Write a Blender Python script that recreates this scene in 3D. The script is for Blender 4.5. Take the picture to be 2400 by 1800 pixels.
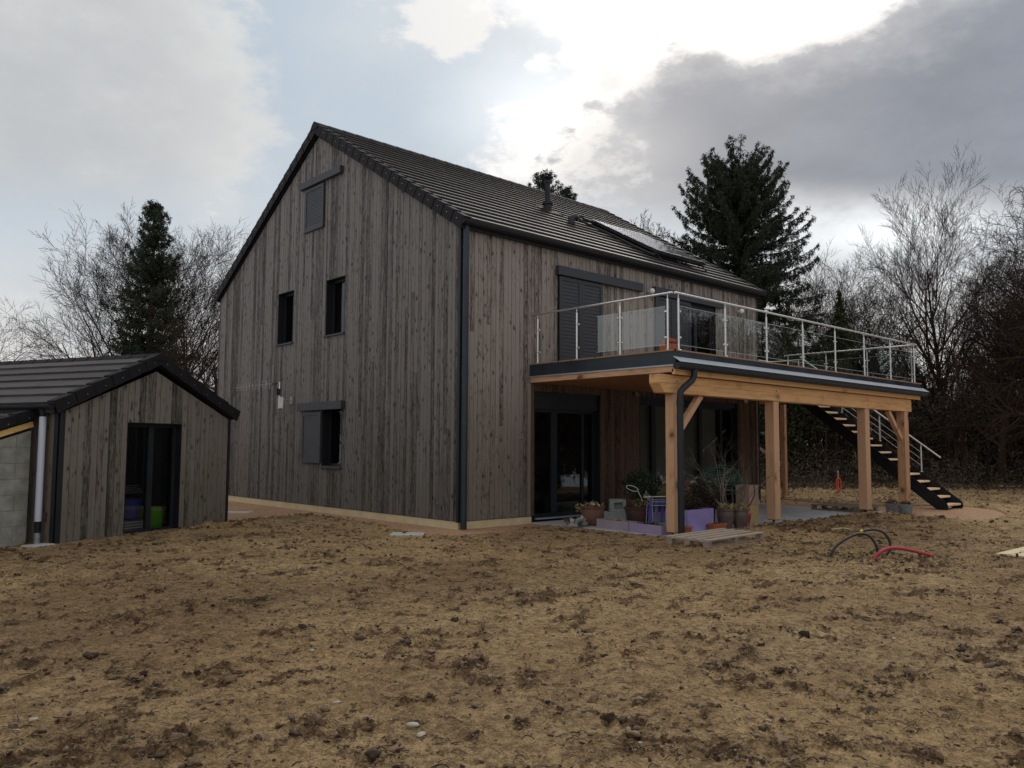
import bpy, math, random
import numpy as np
from mathutils import Vector, Matrix, noise as mnoise
R = math.radians
random.seed(7); rng = np.random.default_rng(7)
for o in list(bpy.data.objects): bpy.data.objects.remove(o)
scn = bpy.context.scene
COL = scn.collection

# ------------------------------------------------------------------ camera
CAM = Vector((12.5588, -10.0999, 1.65)); YAW, PITCH, ROLL = 47.4875, 4.3465, 0.3019; FPX = 1902.7
cy, sy, cp, sp = math.cos(R(YAW)), math.sin(R(YAW)), math.cos(R(PITCH)), math.sin(R(PITCH))
FWD = Vector((-sy*cp, cy*cp, sp)); r0 = Vector((cy, sy, 0)); u0 = r0.cross(FWD)
RGT = r0*math.cos(R(ROLL)) + u0*math.sin(R(ROLL)); UPV = -r0*math.sin(R(ROLL)) + u0*math.cos(R(ROLL))
cam = bpy.data.cameras.new('camera'); camo = bpy.data.objects.new('camera', cam); COL.objects.link(camo)
cam.sensor_width = 36; cam.lens = 36*FPX/2400; cam.clip_end = 2500; cam.clip_start = .05
camo.matrix_world = Matrix(((RGT.x, UPV.x, -FWD.x, CAM.x), (RGT.y, UPV.y, -FWD.y, CAM.y), (RGT.z, UPV.z, -FWD.z, CAM.z), (0, 0, 0, 1)))
scn.camera = camo

# ------------------------------------------------------------------ light, view
SUN_EL, SUN_AZ = 31.0, YAW - 13.0            # azimuth measured from +Y towards -X: behind the house, a little right
scn.view_settings.view_transform = 'Standard'; scn.view_settings.look = 'None'
scn.view_settings.exposure = 0.0; scn.view_settings.gamma = 1; scn.view_settings.use_curve_mapping = False
sun = bpy.data.lights.new('sun', 'SUN'); sun.energy = 1.0; sun.angle = R(14); sun.color = (1, .93, .84)
suno = bpy.data.objects.new('sun', sun); COL.objects.link(suno)
sdir = Vector((-math.sin(R(SUN_AZ))*math.cos(R(SUN_EL)), math.cos(R(SUN_AZ))*math.cos(R(SUN_EL)), math.sin(R(SUN_EL))))
suno.rotation_euler = sdir.to_track_quat('Z', 'Y').to_euler(); suno.location = (0, 0, 30)

# ---- node expression helper
class NX:
    def __init__(s, nt): s.nt = nt; s.n = nt.nodes; s.l = nt.links
    def new(s, t, **k):
        a = s.n.new(t)
        for q, v in k.items(): setattr(a, q, v)
        return a
    def put(s, sock, v):
        if isinstance(v, V): s.l.new(v.s, sock)
        elif v is not None: sock.default_value = v
    def m(s, op, *a, clamp=False):
        q = s.new('ShaderNodeMath', operation=op, use_clamp=clamp)
        for i, v in enumerate(a): s.put(q.inputs[i], v)
        return V(s, q.outputs[0])
    def vm(s, op, *a, out=0):
        q = s.new('ShaderNodeVectorMath', operation=op)
        for i, v in enumerate(a):
            if op == 'SCALE' and i == 1: s.put(q.inputs[3], v)
            else: s.put(q.inputs[i], v)
        return V(s, q.outputs[out])
    def mixc(s, f, a, b, mode='MIX'):
        q = s.new('ShaderNodeMix', data_type='RGBA', blend_type=mode)
        s.put(q.inputs[0], f); s.put(q.inputs[6], c4(a)); s.put(q.inputs[7], c4(b))
        return V(s, q.outputs[2])
    def noise(s, vec, scale, detail=4, rough=.5, out=0, dist=0., dim='3D'):
        q = s.new('ShaderNodeTexNoise'); q.noise_dimensions = dim
        s.put(q.inputs['Vector'], vec); q.inputs['Scale'].default_value = scale
        q.inputs['Detail'].default_value = detail; q.inputs['Roughness'].default_value = rough; q.inputs['Distortion'].default_value = dist
        return V(s, q.outputs[out])
    def vor(s, vec, scale, out='Distance', feature='F1', rnd=1):
        q = s.new('ShaderNodeTexVoronoi', feature=feature); s.put(q.inputs['Vector'], vec)
        q.inputs['Scale'].default_value = scale; q.inputs['Randomness'].default_value = rnd
        return V(s, q.outputs[out])
    def sm(s, x, a, b):       # smoothstep a..b -> 0..1 (a may exceed b)
        q = s.new('ShaderNodeMapRange', interpolation_type='SMOOTHSTEP'); s.put(q.inputs[0], x)
        if a < b:
            q.inputs[1].default_value = a; q.inputs[2].default_value = b
            return V(s, q.outputs[0])
        q.inputs[1].default_value = b; q.inputs[2].default_value = a
        return 1 - V(s, q.outputs[0])
    def comb(s, x, y, z):
        q = s.new('ShaderNodeCombineXYZ'); s.put(q.inputs[0], x); s.put(q.inputs[1], y); s.put(q.inputs[2], z); return V(s, q.outputs[0])
    def sep(s, v):
        q = s.new('ShaderNodeSeparateXYZ'); s.put(q.inputs[0], v); return [V(s, q.outputs[i]) for i in range(3)]
    def bump(s, h, strength=.3, dist=.01):
        q = s.new('ShaderNodeBump'); s.put(q.inputs['Height'], h); q.inputs['Strength'].default_value = strength; q.inputs['Distance'].default_value = dist
        return V(s, q.outputs[0])
def c4(c):
    if isinstance(c, V) or c is None: return c
    return tuple(c)+(1,) if len(c) == 3 else c
class V:
    def __init__(s, x, sock): s.x = x; s.s = sock
    def __add__(a, b): return a.x.m('ADD', a, b)
    __radd__ = __add__
    def __mul__(a, b): return a.x.m('MULTIPLY', a, b)
    __rmul__ = __mul__
    def __sub__(a, b): return a.x.m('SUBTRACT', a, b)
    def __rsub__(a, b): return a.x.m('SUBTRACT', b, a)
    def __truediv__(a, b): return a.x.m('DIVIDE', a, b)

# ------------------------------------------------------------------ sky
wld = bpy.data.worlds.new('World'); scn.world = wld; wld.use_nodes = True
nt = wld.node_tree; nt.nodes.clear(); X = NX(nt)
sky = X.new('ShaderNodeTexSky', sky_type='NISHITA', sun_disc=False)
sky.sun_elevation = R(SUN_EL); sky.sun_rotation = R(-SUN_AZ); sky.dust_density = 2.5; sky.air_density = 1.0
d = V(X, X.new('ShaderNodeTexCoord').outputs['Generated'])
# gnomonic coordinates about one fixed compass heading: a = right, e = up, in units of 1000 "arc" steps
H0 = Vector((-sy, cy, 0)); Rr = Vector((cy, sy, 0))
f_ = X.vm('DOT_PRODUCT', d, tuple(H0), out=1); r_ = X.vm('DOT_PRODUCT', d, tuple(Rr), out=1)
z_ = X.sep(d)[2]
fm = X.m('MAXIMUM', f_, .12)
a = (r_/fm); e = (z_/fm)
front = X.sm(f_, .15, .45)
def AE(px, py):           # compass bearing / height of a feature of the photograph
    v = FWD + RGT*((px-1200)/FPX) - UPV*((py-900)/FPX)
    f = v.dot(H0); return v.dot(Rr)/f, v.z/f
# turbulence (in direction space, stretched so that clouds flatten towards the horizon)
dn = X.vm('MULTIPLY', d, (1, 1, 1.9))
n1 = X.noise(dn, 3.1, 8, .58) - .5
n2 = X.noise(dn, 9.0, 7, .62) - .5
n3 = X.noise(dn, 1.4, 4, .5) - .5
nn = n1*1.0 + n2*.42
def line(p, q, soft, amp, flip=1):
    (ax, ay), (bx, by) = AE(*p), AE(*q)
    nx, ny = -(by-ay), (bx-ax); L = math.hypot(nx, ny); nx /= L; ny /= L
    sd = (a - ax)*(nx*flip) + (e - ay)*(ny*flip) + nn*amp
    return X.sm(sd, -soft, soft)
def blob(px, py, rx, ry, amp=0., p=1.):
    ax, ay = AE(px, py); q = (a-ax)/(rx/FPX); w = (e-ay)/(ry/FPX)
    dd = X.m('SQRT', q*q + w*w) + nn*amp
    return X.sm(dd, 1.0*p, .0)
# pieces
n4 = X.noise(dn, 26.0, 7, .6) - .5
nn = n1*1.0 + n2*.55 + n4*.22
ne = n1*.55 + n2*1.1 + n4*.75
def fcurve(x, pts):            # piecewise smooth function through (x, y) points
    pts = sorted(pts); x0, x1 = pts[0][0], pts[-1][0]; ys = [p[1] for p in pts]; y0, y1 = min(ys), max(ys)
    q = X.new('ShaderNodeFloatCurve'); c = q.mapping.curves[0]
    P = [((p[0]-x0)/(x1-x0), (p[1]-y0)/(y1-y0)) for p in pts]
    c.points[0].location = P[0]; c.points[1].location = P[-1]
    for p in P[1:-1]: c.points.new(*p)
    q.mapping.update(); X.put(q.inputs['Value'], X.m('MULTIPLY', x-x0, 1/(x1-x0), clamp=True))
    return V(X, q.outputs[0])*(y1-y0)+y0
def over(pts): return fcurve(a, [AE(*p) for p in pts])                    # height as a function of bearing
def beside(pts): return fcurve(e, [AE(*p)[::-1] for p in pts])            # bearing as a function of height
blue = X.mixc(X.sm(e, .02, .5), (.64, .70, .755), (.475, .56, .645))
gen = X.sm(n1*1.2 + n3*1.2, -.25, .3)
base = X.mixc(gen*.5, blue, (.72, .73, .74))
# left cloud bank with a ragged right edge and a soft underside
aR = beside([(520, -200), (595, 0), (630, 80), (700, 180), (720, 280), (690, 380), (600, 470), (560, 700)])
dl = aR - a + ne*.20
leftc = X.sm(dl, -.015, .075) * X.sm(e + nn*.1, AE(0, 560)[1], AE(0, 360)[1])
leftcol = X.mixc(X.sm(nn + n3*.8 + X.sm(dl, .16, .0)*.4, -.35, .45), (.545, .555, .565), (.76, .755, .735))
base = X.mixc(leftc*.92, base, leftcol)
hz = X.sm(e + nn*.16, .30, .12)
base = X.mixc(hz*.8, base, X.mixc(X.sm(nn, -.2, .2), (.62, .63, .645), (.84, .80, .755)))
# sunlit white cloud, its crisp left edge against the blue
aL = beside([(1130, -250), (1110, -40), (1190, 40), (1270, 120), (1250, 190), (1150, 290), (1095, 370), (1090, 450), (1200, 560), (1500, 700)])
wh = X.sm(a - aL + ne*.22, -.02, .07)
whc = X.mixc(X.sm(n2 + n4*.6 + n1*.4, -.18, .14), (.68, .67, .66), (1.0, .97, .94))
frag = X.sm(blob(1065, 60, 170, 160, 0) + ne*1.6, .25, .65)*.8
base = X.mixc(frag, base, (.86, .84, .81))
base = X.mixc(wh * X.sm(e, AE(1300, 560)[1], AE(1300, 380)[1]), base, whc)
glow = blob(1640, -60, 660, 270, .5)*1.35 + blob(1260, 250, 330, 230, .6)*.30 + blob(2040, 520, 430, 130, .5)*.45 + blob(1500, -60, 1500, 700, .2)*.12
base = X.mixc(1.0, base, X.vm('SCALE', (1.0, .97, .93), glow), 'ADD')
# dark bank: billowed bright-rimmed top, fading out below
eD = over([(1120, 640), (1240, 400), (1285, 310), (1330, 262), (1420, 235), (1510, 190), (1580, 135), (1690, 105), (1760, 125), (1870, 80), (1990, 55), (2080, 20), (2180, -20), (2500, -190)])
dd = eD - e + ne*.13 + n1*.05
dk = X.sm(dd, -.012, .034) * X.sm(a - e*.35 + ne*.35, AE(1290, 330)[0]-.35*AE(1290, 330)[1], AE(1440, 330)[0]-.35*AE(1440, 330)[1]) * X.sm(e + nn*.12, AE(1800, 585)[1], AE(1800, 400)[1])
bil = X.sm(nn*.8 + n3*.9, -.3, .4)
dkc = X.mixc(bil, (.185, .212, .262), (.275, .305, .36))
dkc = X.mixc(X.sm(dd, .10, .0)*.55, dkc, (.66, .66, .67))                 # light filtering through the thin rim
dkc = X.mixc(blob(1390, 350, 400, 230, .5)*.7, dkc, (.66, .66, .67))
skyc = X.mixc(dk*.97, base, dkc)
back = X.mixc(X.sm(nn + n3*1.4, -.4, .4), (.62, .65, .69), (.92, .90, .88))  # cloud cover away from the sun
skyc = X.mixc(front, back, skyc)
skyc = X.vm('SCALE', skyc, 10.0)
fin = X.mixc(.965, V(X, sky.outputs[0]), skyc)
bg = X.new('ShaderNodeBackground'); X.put(bg.inputs[0], fin); bg.inputs[1].default_value = .1
out = X.new('ShaderNodeOutputWorld'); nt.links.new(bg.outputs[0], out.inputs[0])

# ------------------------------------------------------------------ materials
def s2l(r, g, b):
    f = lambda c: (c/255/12.92) if c/255 <= .04045 else ((c/255+.055)/1.055)**2.4
    return (f(r), f(g), f(b))
MATS = {}
def mat(name, fn=None, col=(.5, .5, .5), rough=.6, metal=0., spec=.5, noise=0., nscale=12., bump=0.):
    m = bpy.data.materials.new(name); m.use_nodes = True; t = m.node_tree
    bs = t.nodes['Principled BSDF']; x = NX(t); MATS[name] = m
    bs.inputs['Roughness'].default_value = rough; bs.inputs['Metallic'].default_value = metal
    bs.inputs['Specular IOR Level'].default_value = spec; bs.inputs['Base Color'].default_value = c4(col)
    if fn: fn(x, bs)
    elif noise:
        p = V(x, x.new('ShaderNodeTexCoord').outputs['Object'])
        n = x.noise(p, nscale, 5, .6)
        k = x.sm(n, .25, .75)
        x.put(bs.inputs['Base Color'], x.mixc(k, tuple(c*(1-noise) for c in col), tuple(min(1, c*(1+noise)) for c in col)))
        x.put(bs.inputs['Roughness'], k*.15 + (rough-.07))
        if bump: x.put(bs.inputs['Normal'], x.bump(x.noise(p, nscale*6, 4, .6), bump, .005))
    return m
def wood(dark, light, knot, kn=1., grain=38., axis=2, wear=.5, bumps=.35, kscale=6.3, stk=1., tint=.27):
    def fn(x, bs):
        p = V(x, x.new('ShaderNodeTexCoord').outputs['Object'])
        rnd = V(x, x.new('ShaderNodeObjectInfo').outputs['Random'])
        off = x.comb(rnd*37., rnd*91., rnd*53.)
        sc = [grain]*3; sc[axis] = 1.6
        pv = x.vm('ADD', x.vm('MULTIPLY', p, tuple(sc)), off)
        g1 = x.noise(pv, 1, 6, .65, dist=.8)
        sc2 = [grain*.9]*3; sc2[axis] = 6.5
        g2 = x.noise(x.vm('ADD', x.vm('MULTIPLY', p, tuple(sc2)), off), 1, 5, .7, dist=1.2)
        sc3 = [grain*.45]*3; sc3[axis] = 3.2
        g3 = x.noise(x.vm('ADD', x.vm('MULTIPLY', p, tuple(sc3)), off), 1, 4, .6, dist=.6)
        ks = [kscale*1.3]*3; ks[axis] = kscale*.78
        pk = x.vm('ADD', x.vm('MULTIPLY', p, tuple(ks)), off)
        wob = x.noise(pk, 3.0, 3, .5, out=1)
        pk2 = x.vm('ADD', pk, x.vm('SCALE', wob, .35))
        vd = x.vor(pk2, 1.0)
        kn_ = x.sm(vd, .22, .08)
        halo = x.sm(vd, .42, .12)
        kr = x.sep(x.vor(pk2, 1.0, out='Color'))[0]
        on = x.sm(kr, .50, .58)
        kn_ = kn_ * on; halo = halo * on
        ps = [5.]*3; ps[axis] = .55
        patch = x.noise(x.vm('ADD', x.vm('MULTIPLY', p, tuple(ps)), off), 1.6, 5, .62)
        fine = x.noise(x.vm('MULTIPLY', p, (60, 60, 60)), 1, 3, .7)
        k = x.m('ADD', g1*.45 + g2*.55*stk + patch*.35 + fine*.16 - .27*stk + .022, rnd*tint - tint*.75, clamp=False)
        c = x.mixc(x.sm(k, .23, .47), dark, light)
        stz = x.sm(g3, .60, .70)*stk
        c = x.mixc(stz*.85, c, dark)
        c = x.mixc(halo*.5*kn, c, knot)
        c = x.mixc(kn_*.80*kn, c, tuple(q*.45 for q in knot))
        x.put(bs.inputs['Base Color'], c)
        x.put(bs.inputs['Normal'], x.bump(g1*.7 + g2*.4 + fine*.5 - kn_*.3, bumps, .006))
        x.put(bs.inputs['Roughness'], fine*.2 + .68)
        bs.inputs['Specular IOR Level'].default_value = .25
    return fn
def with_stain(fnbase, amt, col, zlo, zhi):
    # weather stain: greenish-black mildew that grew from the bottom of the boards upwards, ragged
    def fn(x, bs):
        fnbase(x, bs)
        src = bs.inputs['Base Color'].links[0].from_socket
        p = V(x, x.new('ShaderNodeTexCoord').outputs['Object']); z = x.sep(p)[2]
        n = x.noise(x.vm('MULTIPLY', p, (2.2, 2.2, .6)), 1, 6, .65)
        n2 = x.noise(x.vm('MULTIPLY', p, (14, 14, 1.2)), 1, 4, .6)
        k = x.sm(z + (n-.5)*4.5 + (n2-.5)*1.6, zhi, zlo)*amt
        x.put(bs.inputs['Base Color'], x.mixc(k, V(x, src), col, 'MULTIPLY'))
    return fn
M = {}
M['gable'] = mat('weathered_cladding_gable', with_stain(wood((.034, .029, .027), (.170, .154, .147), (.026, .020, .018), 1.1), .6, (.60, .60, .52), .2, 3.9))
M['side'] = mat('weathered_cladding_side', with_stain(wood((.058, .046, .040), (.268, .232, .208), (.034, .025, .020), 1.05), .62, (.52, .50, .43), .3, 4.3))
M['shadeclad'] = mat('brown_cladding_with_shade', wood((.020, .014, .010), (.115, .072, .050), (.02, .013, .01), .8))  # browner unweathered boards, darkened further in colour for the shade under the deck
M['shedwood'] = mat('weathered_cladding_shed', with_stain(wood((.034, .030, .026), (.185, .165, .142), (.048, .038, .032), 1.), .45, (.6, .6, .5), .1, 1.7))
M['shedwood2'] = mat('weathered_cladding_shed_side', wood((.05, .04, .035), (.14, .11, .09), (.04, .03, .03)))
M['beam'] = mat('fresh_softwood_beam', wood((.42, .215, .088), (.66, .385, .175), (.20, .085, .03), 1., stk=.35, tint=.16, grain=26, axis=1, bumps=.2, kscale=2.4))
M['beamx'] = mat('fresh_softwood_joist', wood((.34, .18, .095), (.56, .34, .20), (.19, .08, .035), 1., stk=.35, tint=.16, grain=26, axis=0, bumps=.2, kscale=3))
M['post'] = mat('softwood_post', wood((.30, .152, .080), (.53, .315, .185), (.17, .08, .05), 1., stk=.35, tint=.16, grain=26, axis=2, bumps=.2, kscale=3))
M['tread'] = mat('stair_tread_wood', wood((.60, .42, .25), (.82, .62, .42), (.25, .13, .06), .6, stk=.35, tint=.16, grain=24, axis=1))
M['deckw'] = mat('brown_deck_board', wood((.12, .075, .045), (.27, .17, .105), (.08, .05, .03), .5, stk=.35, tint=.16, axis=1))
M['soffit'] = mat('stained_soffit_board', wood((.22, .095, .045), (.36, .17, .085), (.14, .06, .03), .6, stk=.35, tint=.16, axis=1))
M['greyw'] = mat('sun_bleached_wood', wood((.20, .155, .12), (.40, .325, .26), (.14, .1, .08), .7, stk=.35, tint=.16, axis=1, grain=24))
M['greyx'] = mat('sun_bleached_wood_cross', wood((.14, .11, .085), (.30, .24, .19), (.1, .08, .06), .7, stk=.35, tint=.16, axis=0, grain=24))
M['oldpal'] = mat('dirty_pallet_wood', wood((.10, .075, .055), (.24, .185, .14), (.08, .06, .05), .6, stk=.35, tint=.16, axis=0, grain=24))
M['yellow'] = mat('yellow_formwork_timber', wood((.55, .34, .10), (.72, .48, .18), (.4, .22, .08), .4, stk=.35, tint=.16, axis=0))
M['plank'] = mat('pale_pine_plank', wood((.42, .34, .19), (.62, .53, .32), (.3, .2, .1), .4, stk=.35, tint=.16, axis=1))
M['black'] = mat('black_coated_steel', col=(.010, .011, .014), rough=.5, spec=.3, noise=.25, nscale=4)
M['anth'] = mat('anthracite_aluminium', col=(.040, .043, .052), rough=.55, spec=.3, noise=.12, nscale=3)
M['anthd'] = mat('dark_anthracite_frame', col=(.015, .019, .024), rough=.5, spec=.3, noise=.15, nscale=3)
M['fascia'] = mat('anthracite_sheet_fascia', col=(.020, .028, .037), rough=.4, spec=.35, noise=.3, nscale=1.6)
M['zinc'] = mat('zinc_drip_edge', col=(.36, .39, .44), rough=.5, metal=.5, noise=.06, nscale=2)
M['steel'] = mat('brushed_stainless', col=(.62, .62, .62), rough=.30, metal=.85, noise=.05, nscale=8)
M['galv'] = mat('galvanised_bucket_zinc', col=(.25, .28, .31), rough=.5, metal=.5, noise=.35, nscale=14)
M['pvc'] = mat('grey_pvc_pipe', col=(.50, .54, .63), rough=.45, noise=.06, nscale=3)
M['concrete'] = mat('patio_concrete', col=(.36, .37, .38), rough=.85, noise=.16, nscale=1.7, bump=.1)
M['pale'] = mat('pale_concrete_cover', col=(.42, .41, .38), rough=.85, noise=.15, nscale=6, bump=.15)
M['cinder'] = mat('grey_concrete_block', col=(.24, .26, .25), rough=.9, noise=.2, nscale=18, bump=.4)
M['block'] = mat('breeze_block', col=(.27, .265, .235), rough=.92, noise=.3, nscale=4.5, bump=.5)
M['mortar'] = mat('pale_mortar', col=(.33, .32, .27), rough=.95, noise=.15, nscale=8)
M['insul'] = mat('cream_insulation_plinth', col=(.56, .47, .29), rough=.85, noise=.12, nscale=3, bump=.1)
M['screw'] = mat('bright_screw_head', col=(.7, .7, .68), rough=.3, metal=.8)
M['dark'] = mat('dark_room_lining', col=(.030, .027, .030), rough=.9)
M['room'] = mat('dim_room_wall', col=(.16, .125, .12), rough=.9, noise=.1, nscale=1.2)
M['net'] = mat('pale_net_curtain', col=(.62, .70, .72), rough=.9, noise=.2, nscale=3)
M['curtain'] = mat('grey_olive_blind', col=(.44, .42, .32), rough=.9, noise=.12, nscale=2.5)
M['white'] = mat('white_plastic', col=(.72, .72, .70), rough=.45)
M['terra'] = mat('terracotta_brown', col=(.135, .058, .036), rough=.75, noise=.25, nscale=7, bump=.15)
M['terrad'] = mat('dark_glazed_clay', col=(.095, .068, .060), rough=.5, noise=.3, nscale=6)
M['bowlc'] = mat('maroon_bowl_clay', col=(.085, .040, .032), rough=.65, noise=.25, nscale=6)
M['orange'] = mat('orange_plastic_pot', col=(.36, .10, .035), rough=.6, noise=.12, nscale=8)
M['red'] = mat('red_glazed_jar', col=(.34, .025, .02), rough=.25, noise=.15, nscale=8)
M['purple'] = mat('lilac_painted_board', col=(.25, .20, .44), rough=.6, noise=.16, nscale=5)
M['lilac'] = mat('grey_lilac_painted_board', col=(.27, .215, .26), rough=.7, noise=.12, nscale=3)
M['blueline'] = mat('violet_blue_fabric', col=(.13, .12, .50), rough=.7)
M['chairm'] = mat('pale_lilac_metal_tube', col=(.28, .28, .38), rough=.4)
M['dirt'] = mat('potting_soil', col=(.035, .026, .019), rough=.95, noise=.4, nscale=30, bump=.5)
M['osb'] = mat('yellow_chipboard', col=(.42, .30, .14), rough=.8, noise=.18, nscale=12)
M['pink'] = mat('pinkish_cardboard', col=(.36, .24, .19), rough=.85, noise=.12, nscale=5)
M['flueb'] = mat('buff_clay_block', col=(.34, .25, .17), rough=.85, noise=.15, nscale=9)
M['hosek'] = mat('black_pipe', col=(.018, .022, .028), rough=.4)
M['hoser'] = mat('red_conduit', col=(.40, .035, .05), rough=.45)
M['hoseg'] = mat('green_hose', col=(.010, .055, .040), rough=.4)
M['coil'] = mat('orange_red_coil', col=(.75, .07, .02), rough=.5)
M['yel'] = mat('yellow_tape', col=(.6, .42, .04), rough=.5)
M['blue'] = mat('blue_plastic', col=(.05, .07, .35), rough=.5)
M['green'] = mat('bright_green_plastic', col=(.10, .48, .02), rough=.45)
M['greyp'] = mat('grey_plastic', col=(.22, .22, .24), rough=.5)
M['rag'] = mat('crumpled_grey_plastic_sheet', col=(.26, .255, .24), rough=.5, noise=.2, nscale=20)
M['panelglass'] = mat('collector_glass', col=(.20, .21, .23), rough=.04, spec=.75)

M['rubber'] = mat('pipe_insulation_foam', col=(.02, .02, .02), rough=.8)
def tilef(x, bs):
    p = V(x, x.new('ShaderNodeTexCoord').outputs['Object']); rnd = V(x, x.new('ShaderNodeObjectInfo').outputs['Random'])
    n = x.noise(p, 9, 4, .6); n2 = x.noise(p, 1.3, 4, .6)
    k = x.m('ADD', n*.5+n2*.5, rnd*.22-.11)
    x.put(bs.inputs['Base Color'], x.mixc(x.sm(k, .3, .7), (.036, .031, .031), (.066, .058, .056)))
    x.put(bs.inputs['Roughness'], n*.1+.62); bs.inputs['Specular IOR Level'].default_value = .35
M['tile'] = mat('dark_concrete_roof_tile', tilef)
M['tiled'] = mat('charcoal_verge_tile', col=(.013, .012, .015), rough=.78, spec=.22, noise=.3, nscale=9, bump=.2)
def glassf(tint, refl):
    def mk(name):
        m = bpy.data.materials.new(name); m.use_nodes = True; t = m.node_tree; t.nodes.clear(); x = NX(t)
        tr = x.new('ShaderNodeBsdfTransparent'); tr.inputs[0].default_value = c4(tint)
        gl = x.new('ShaderNodeBsdfGlossy'); gl.inputs['Roughness'].default_value = 0.0; gl.inputs[0].default_value = (1, 1, 1, 1)
        fr = x.new('ShaderNodeFresnel'); fr.inputs[0].default_value = 1.5
        bf = V(x, x.new('ShaderNodeNewGeometry').outputs['Backfacing']); k = x.m('MULTIPLY', V(x, fr.outputs[0]), (1-bf)*refl, clamp=True)
        mx = x.new('ShaderNodeMixShader'); x.put(mx.inputs[0], k)
        t.links.new(tr.outputs[0], mx.inputs[1]); t.links.new(gl.outputs[0], mx.inputs[2])
        o = x.new('ShaderNodeOutputMaterial'); t.links.new(mx.outputs[0], o.inputs[0]); return m
    return mk
M['glass'] = glassf((.90, .945, .94), 2.5)('railing_glass')
M['pane'] = glassf((.68, .70, .72), 2.6)('window_glass')
M['pane2'] = glassf((.50, .52, .54), 4.5)('coated_window_glass')
M['gedge'] = mat('polished_glass_edge', col=(.42, .55, .50), rough=.2)
def barkf(c1, c2, sc=6):
    def fn(x, bs):
        p = V(x, x.new('ShaderNodeTexCoord').outputs['Object'])
        n = x.noise(x.vm('MULTIPLY', p, (sc, sc, sc*.4)), 1, 4, .6)
        rnd = V(x, x.new('ShaderNodeObjectInfo').outputs['Random'])
        x.put(bs.inputs['Base Color'], x.mixc(x.sm(n+rnd*.3-.15, .3, .7), c1, c2)); bs.inputs['Roughness'].default_value = .9
        bs.inputs['Specular IOR Level'].default_value = .2
    return fn
M['bark'] = mat('bare_tree_bark', barkf((.016, .009, .006), (.050, .030, .020)))
M['barkp'] = mat('pale_bare_tree_bark', barkf((.026, .018, .014), (.066, .048, .037)))
M['twig'] = mat('garden_twig', barkf((.10, .08, .06), (.22, .18, .14), 20))
def leaff(c1, c2):
    def fn(x, bs):
        g = x.new('ShaderNodeNewGeometry'); r = V(x, g.outputs['Random Per Island'])
        p = V(x, x.new('ShaderNodeTexCoord').outputs['Object']); n = x.noise(p, .7, 3, .6)
        x.put(bs.inputs['Base Color'], x.mixc(x.sm(r*.6+n*.6, .3, .8), c1, c2)); bs.inputs['Roughness'].default_value = .7
        bs.inputs['Specular IOR Level'].default_value = .3
    return fn
M['needle'] = mat('spruce_needles', leaff((.010, .016, .008), (.030, .042, .020)))
M['ivy'] = mat('ivy_leaves', leaff((.016, .024, .010), (.055, .066, .026)))
M['shrub'] = mat('conifer_shrub_leaves', leaff((.014, .024, .013), (.04, .055, .028)))
M['bramble'] = mat('bramble_and_dead_leaves', leaff((.028, .021, .014), (.088, .064, .043)))
M['dry'] = mat('dry_grass', leaff((.16, .12, .06), (.34, .27, .15)))
def gravelf(x, bs):
    p = V(x, x.new('ShaderNodeTexCoord').outputs['Object'])
    v = x.vor(p, 62, out='Color'); g = x.sep(v)[0]; vd = x.vor(p, 62)
    n = x.noise(p, 1.1, 5, .65)
    c = x.mixc(x.sm(g*.7+n*.5, .3, .9), (.22, .115, .055), (.54, .33, .19))
    c = x.mixc(x.sm(n, .58, .75)*.5, c, (.24, .15, .09))
    x.put(bs.inputs['Base Color'], c); x.put(bs.inputs['Normal'], x.bump(1-vd, .8, .012)); bs.inputs['Roughness'].default_value = .9
M['gravel'] = mat('pink_gravel', gravelf)
def soilf(x, bs):
    p = V(x, x.new('ShaderNodeTexCoord').outputs['Object'])
    at = x.new('ShaderNodeAttribute'); at.attribute_name = 'wet'; wet = V(x, at.outputs['Fac'])
    n1 = x.noise(p, .35, 5, .6); n2 = x.noise(p, 2.6, 6, .68); n3 = x.noise(p, 14, 7, .75); n4 = x.noise(p, 70, 5, .75)
    n5 = x.noise(p, 6.5, 6, .7, dist=.8)
    tan = x.mixc(x.sm(n2*.45+n3*.55, .36, .66), (.285, .200, .106), (.60, .455, .268))
    tan = x.mixc(x.sm(n1, .35, .65)*.5, tan, (.40, .265, .135))
    tan = x.mixc(x.sm(n4, .52, .66)*.5, tan, (.56, .44, .28))
    dark = x.mixc(x.sm(n4*.5+n3*.5, .36, .62), (.050, .030, .016), (.21, .138, .075))
    k = x.sm(wet + (n3-.5)*2.4 + (n5-.5)*1.7 + (n4-.5)*1.3, .46, .72)
    c = x.mixc(k, tan, dark)
    crumb = x.vor(x.vm('ADD', p, x.vm('SCALE', x.noise(p, 30, 2, .5, out=1), .03)), 26); cr = x.sep(x.vor(p, 26, out='Color'))[1]
    br_ = x.noise(p, .22, 5, .62, dist=.5); c = x.mixc(1.0, c, x.mixc(x.sm(br_, .36, .62), (.78, .73, .68), (1.16, 1.13, 1.04)), 'MULTIPLY')
    c = x.mixc(x.sm(n3, .60, .68)*.6, c, (.055, .034, .020))
    c = x.mixc(1.0, c, x.mixc(x.sm(n4*.55+n3*.45, .36, .64), (.58, .56, .54), (1.55, 1.50, 1.42)), 'MULTIPLY')
    sp_ = x.vor(p, 33); sp2 = x.sep(x.vor(p, 33, out='Color'))[0]
    c = x.mixc(x.sm(sp_, .20, .12)*x.sm(sp2, .90, .93), c, (.46, .42, .34))
    x.put(bs.inputs['Base Color'], c)
    x.put(bs.inputs['Normal'], x.bump(n3*1.4+n4*.8+n2+n5*.8, 1.0, .06)); bs.inputs['Roughness'].default_value = .92
    bs.inputs['Specular IOR Level'].default_value = .2
M['soil'] = mat('bare_clay_soil', soilf)
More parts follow.
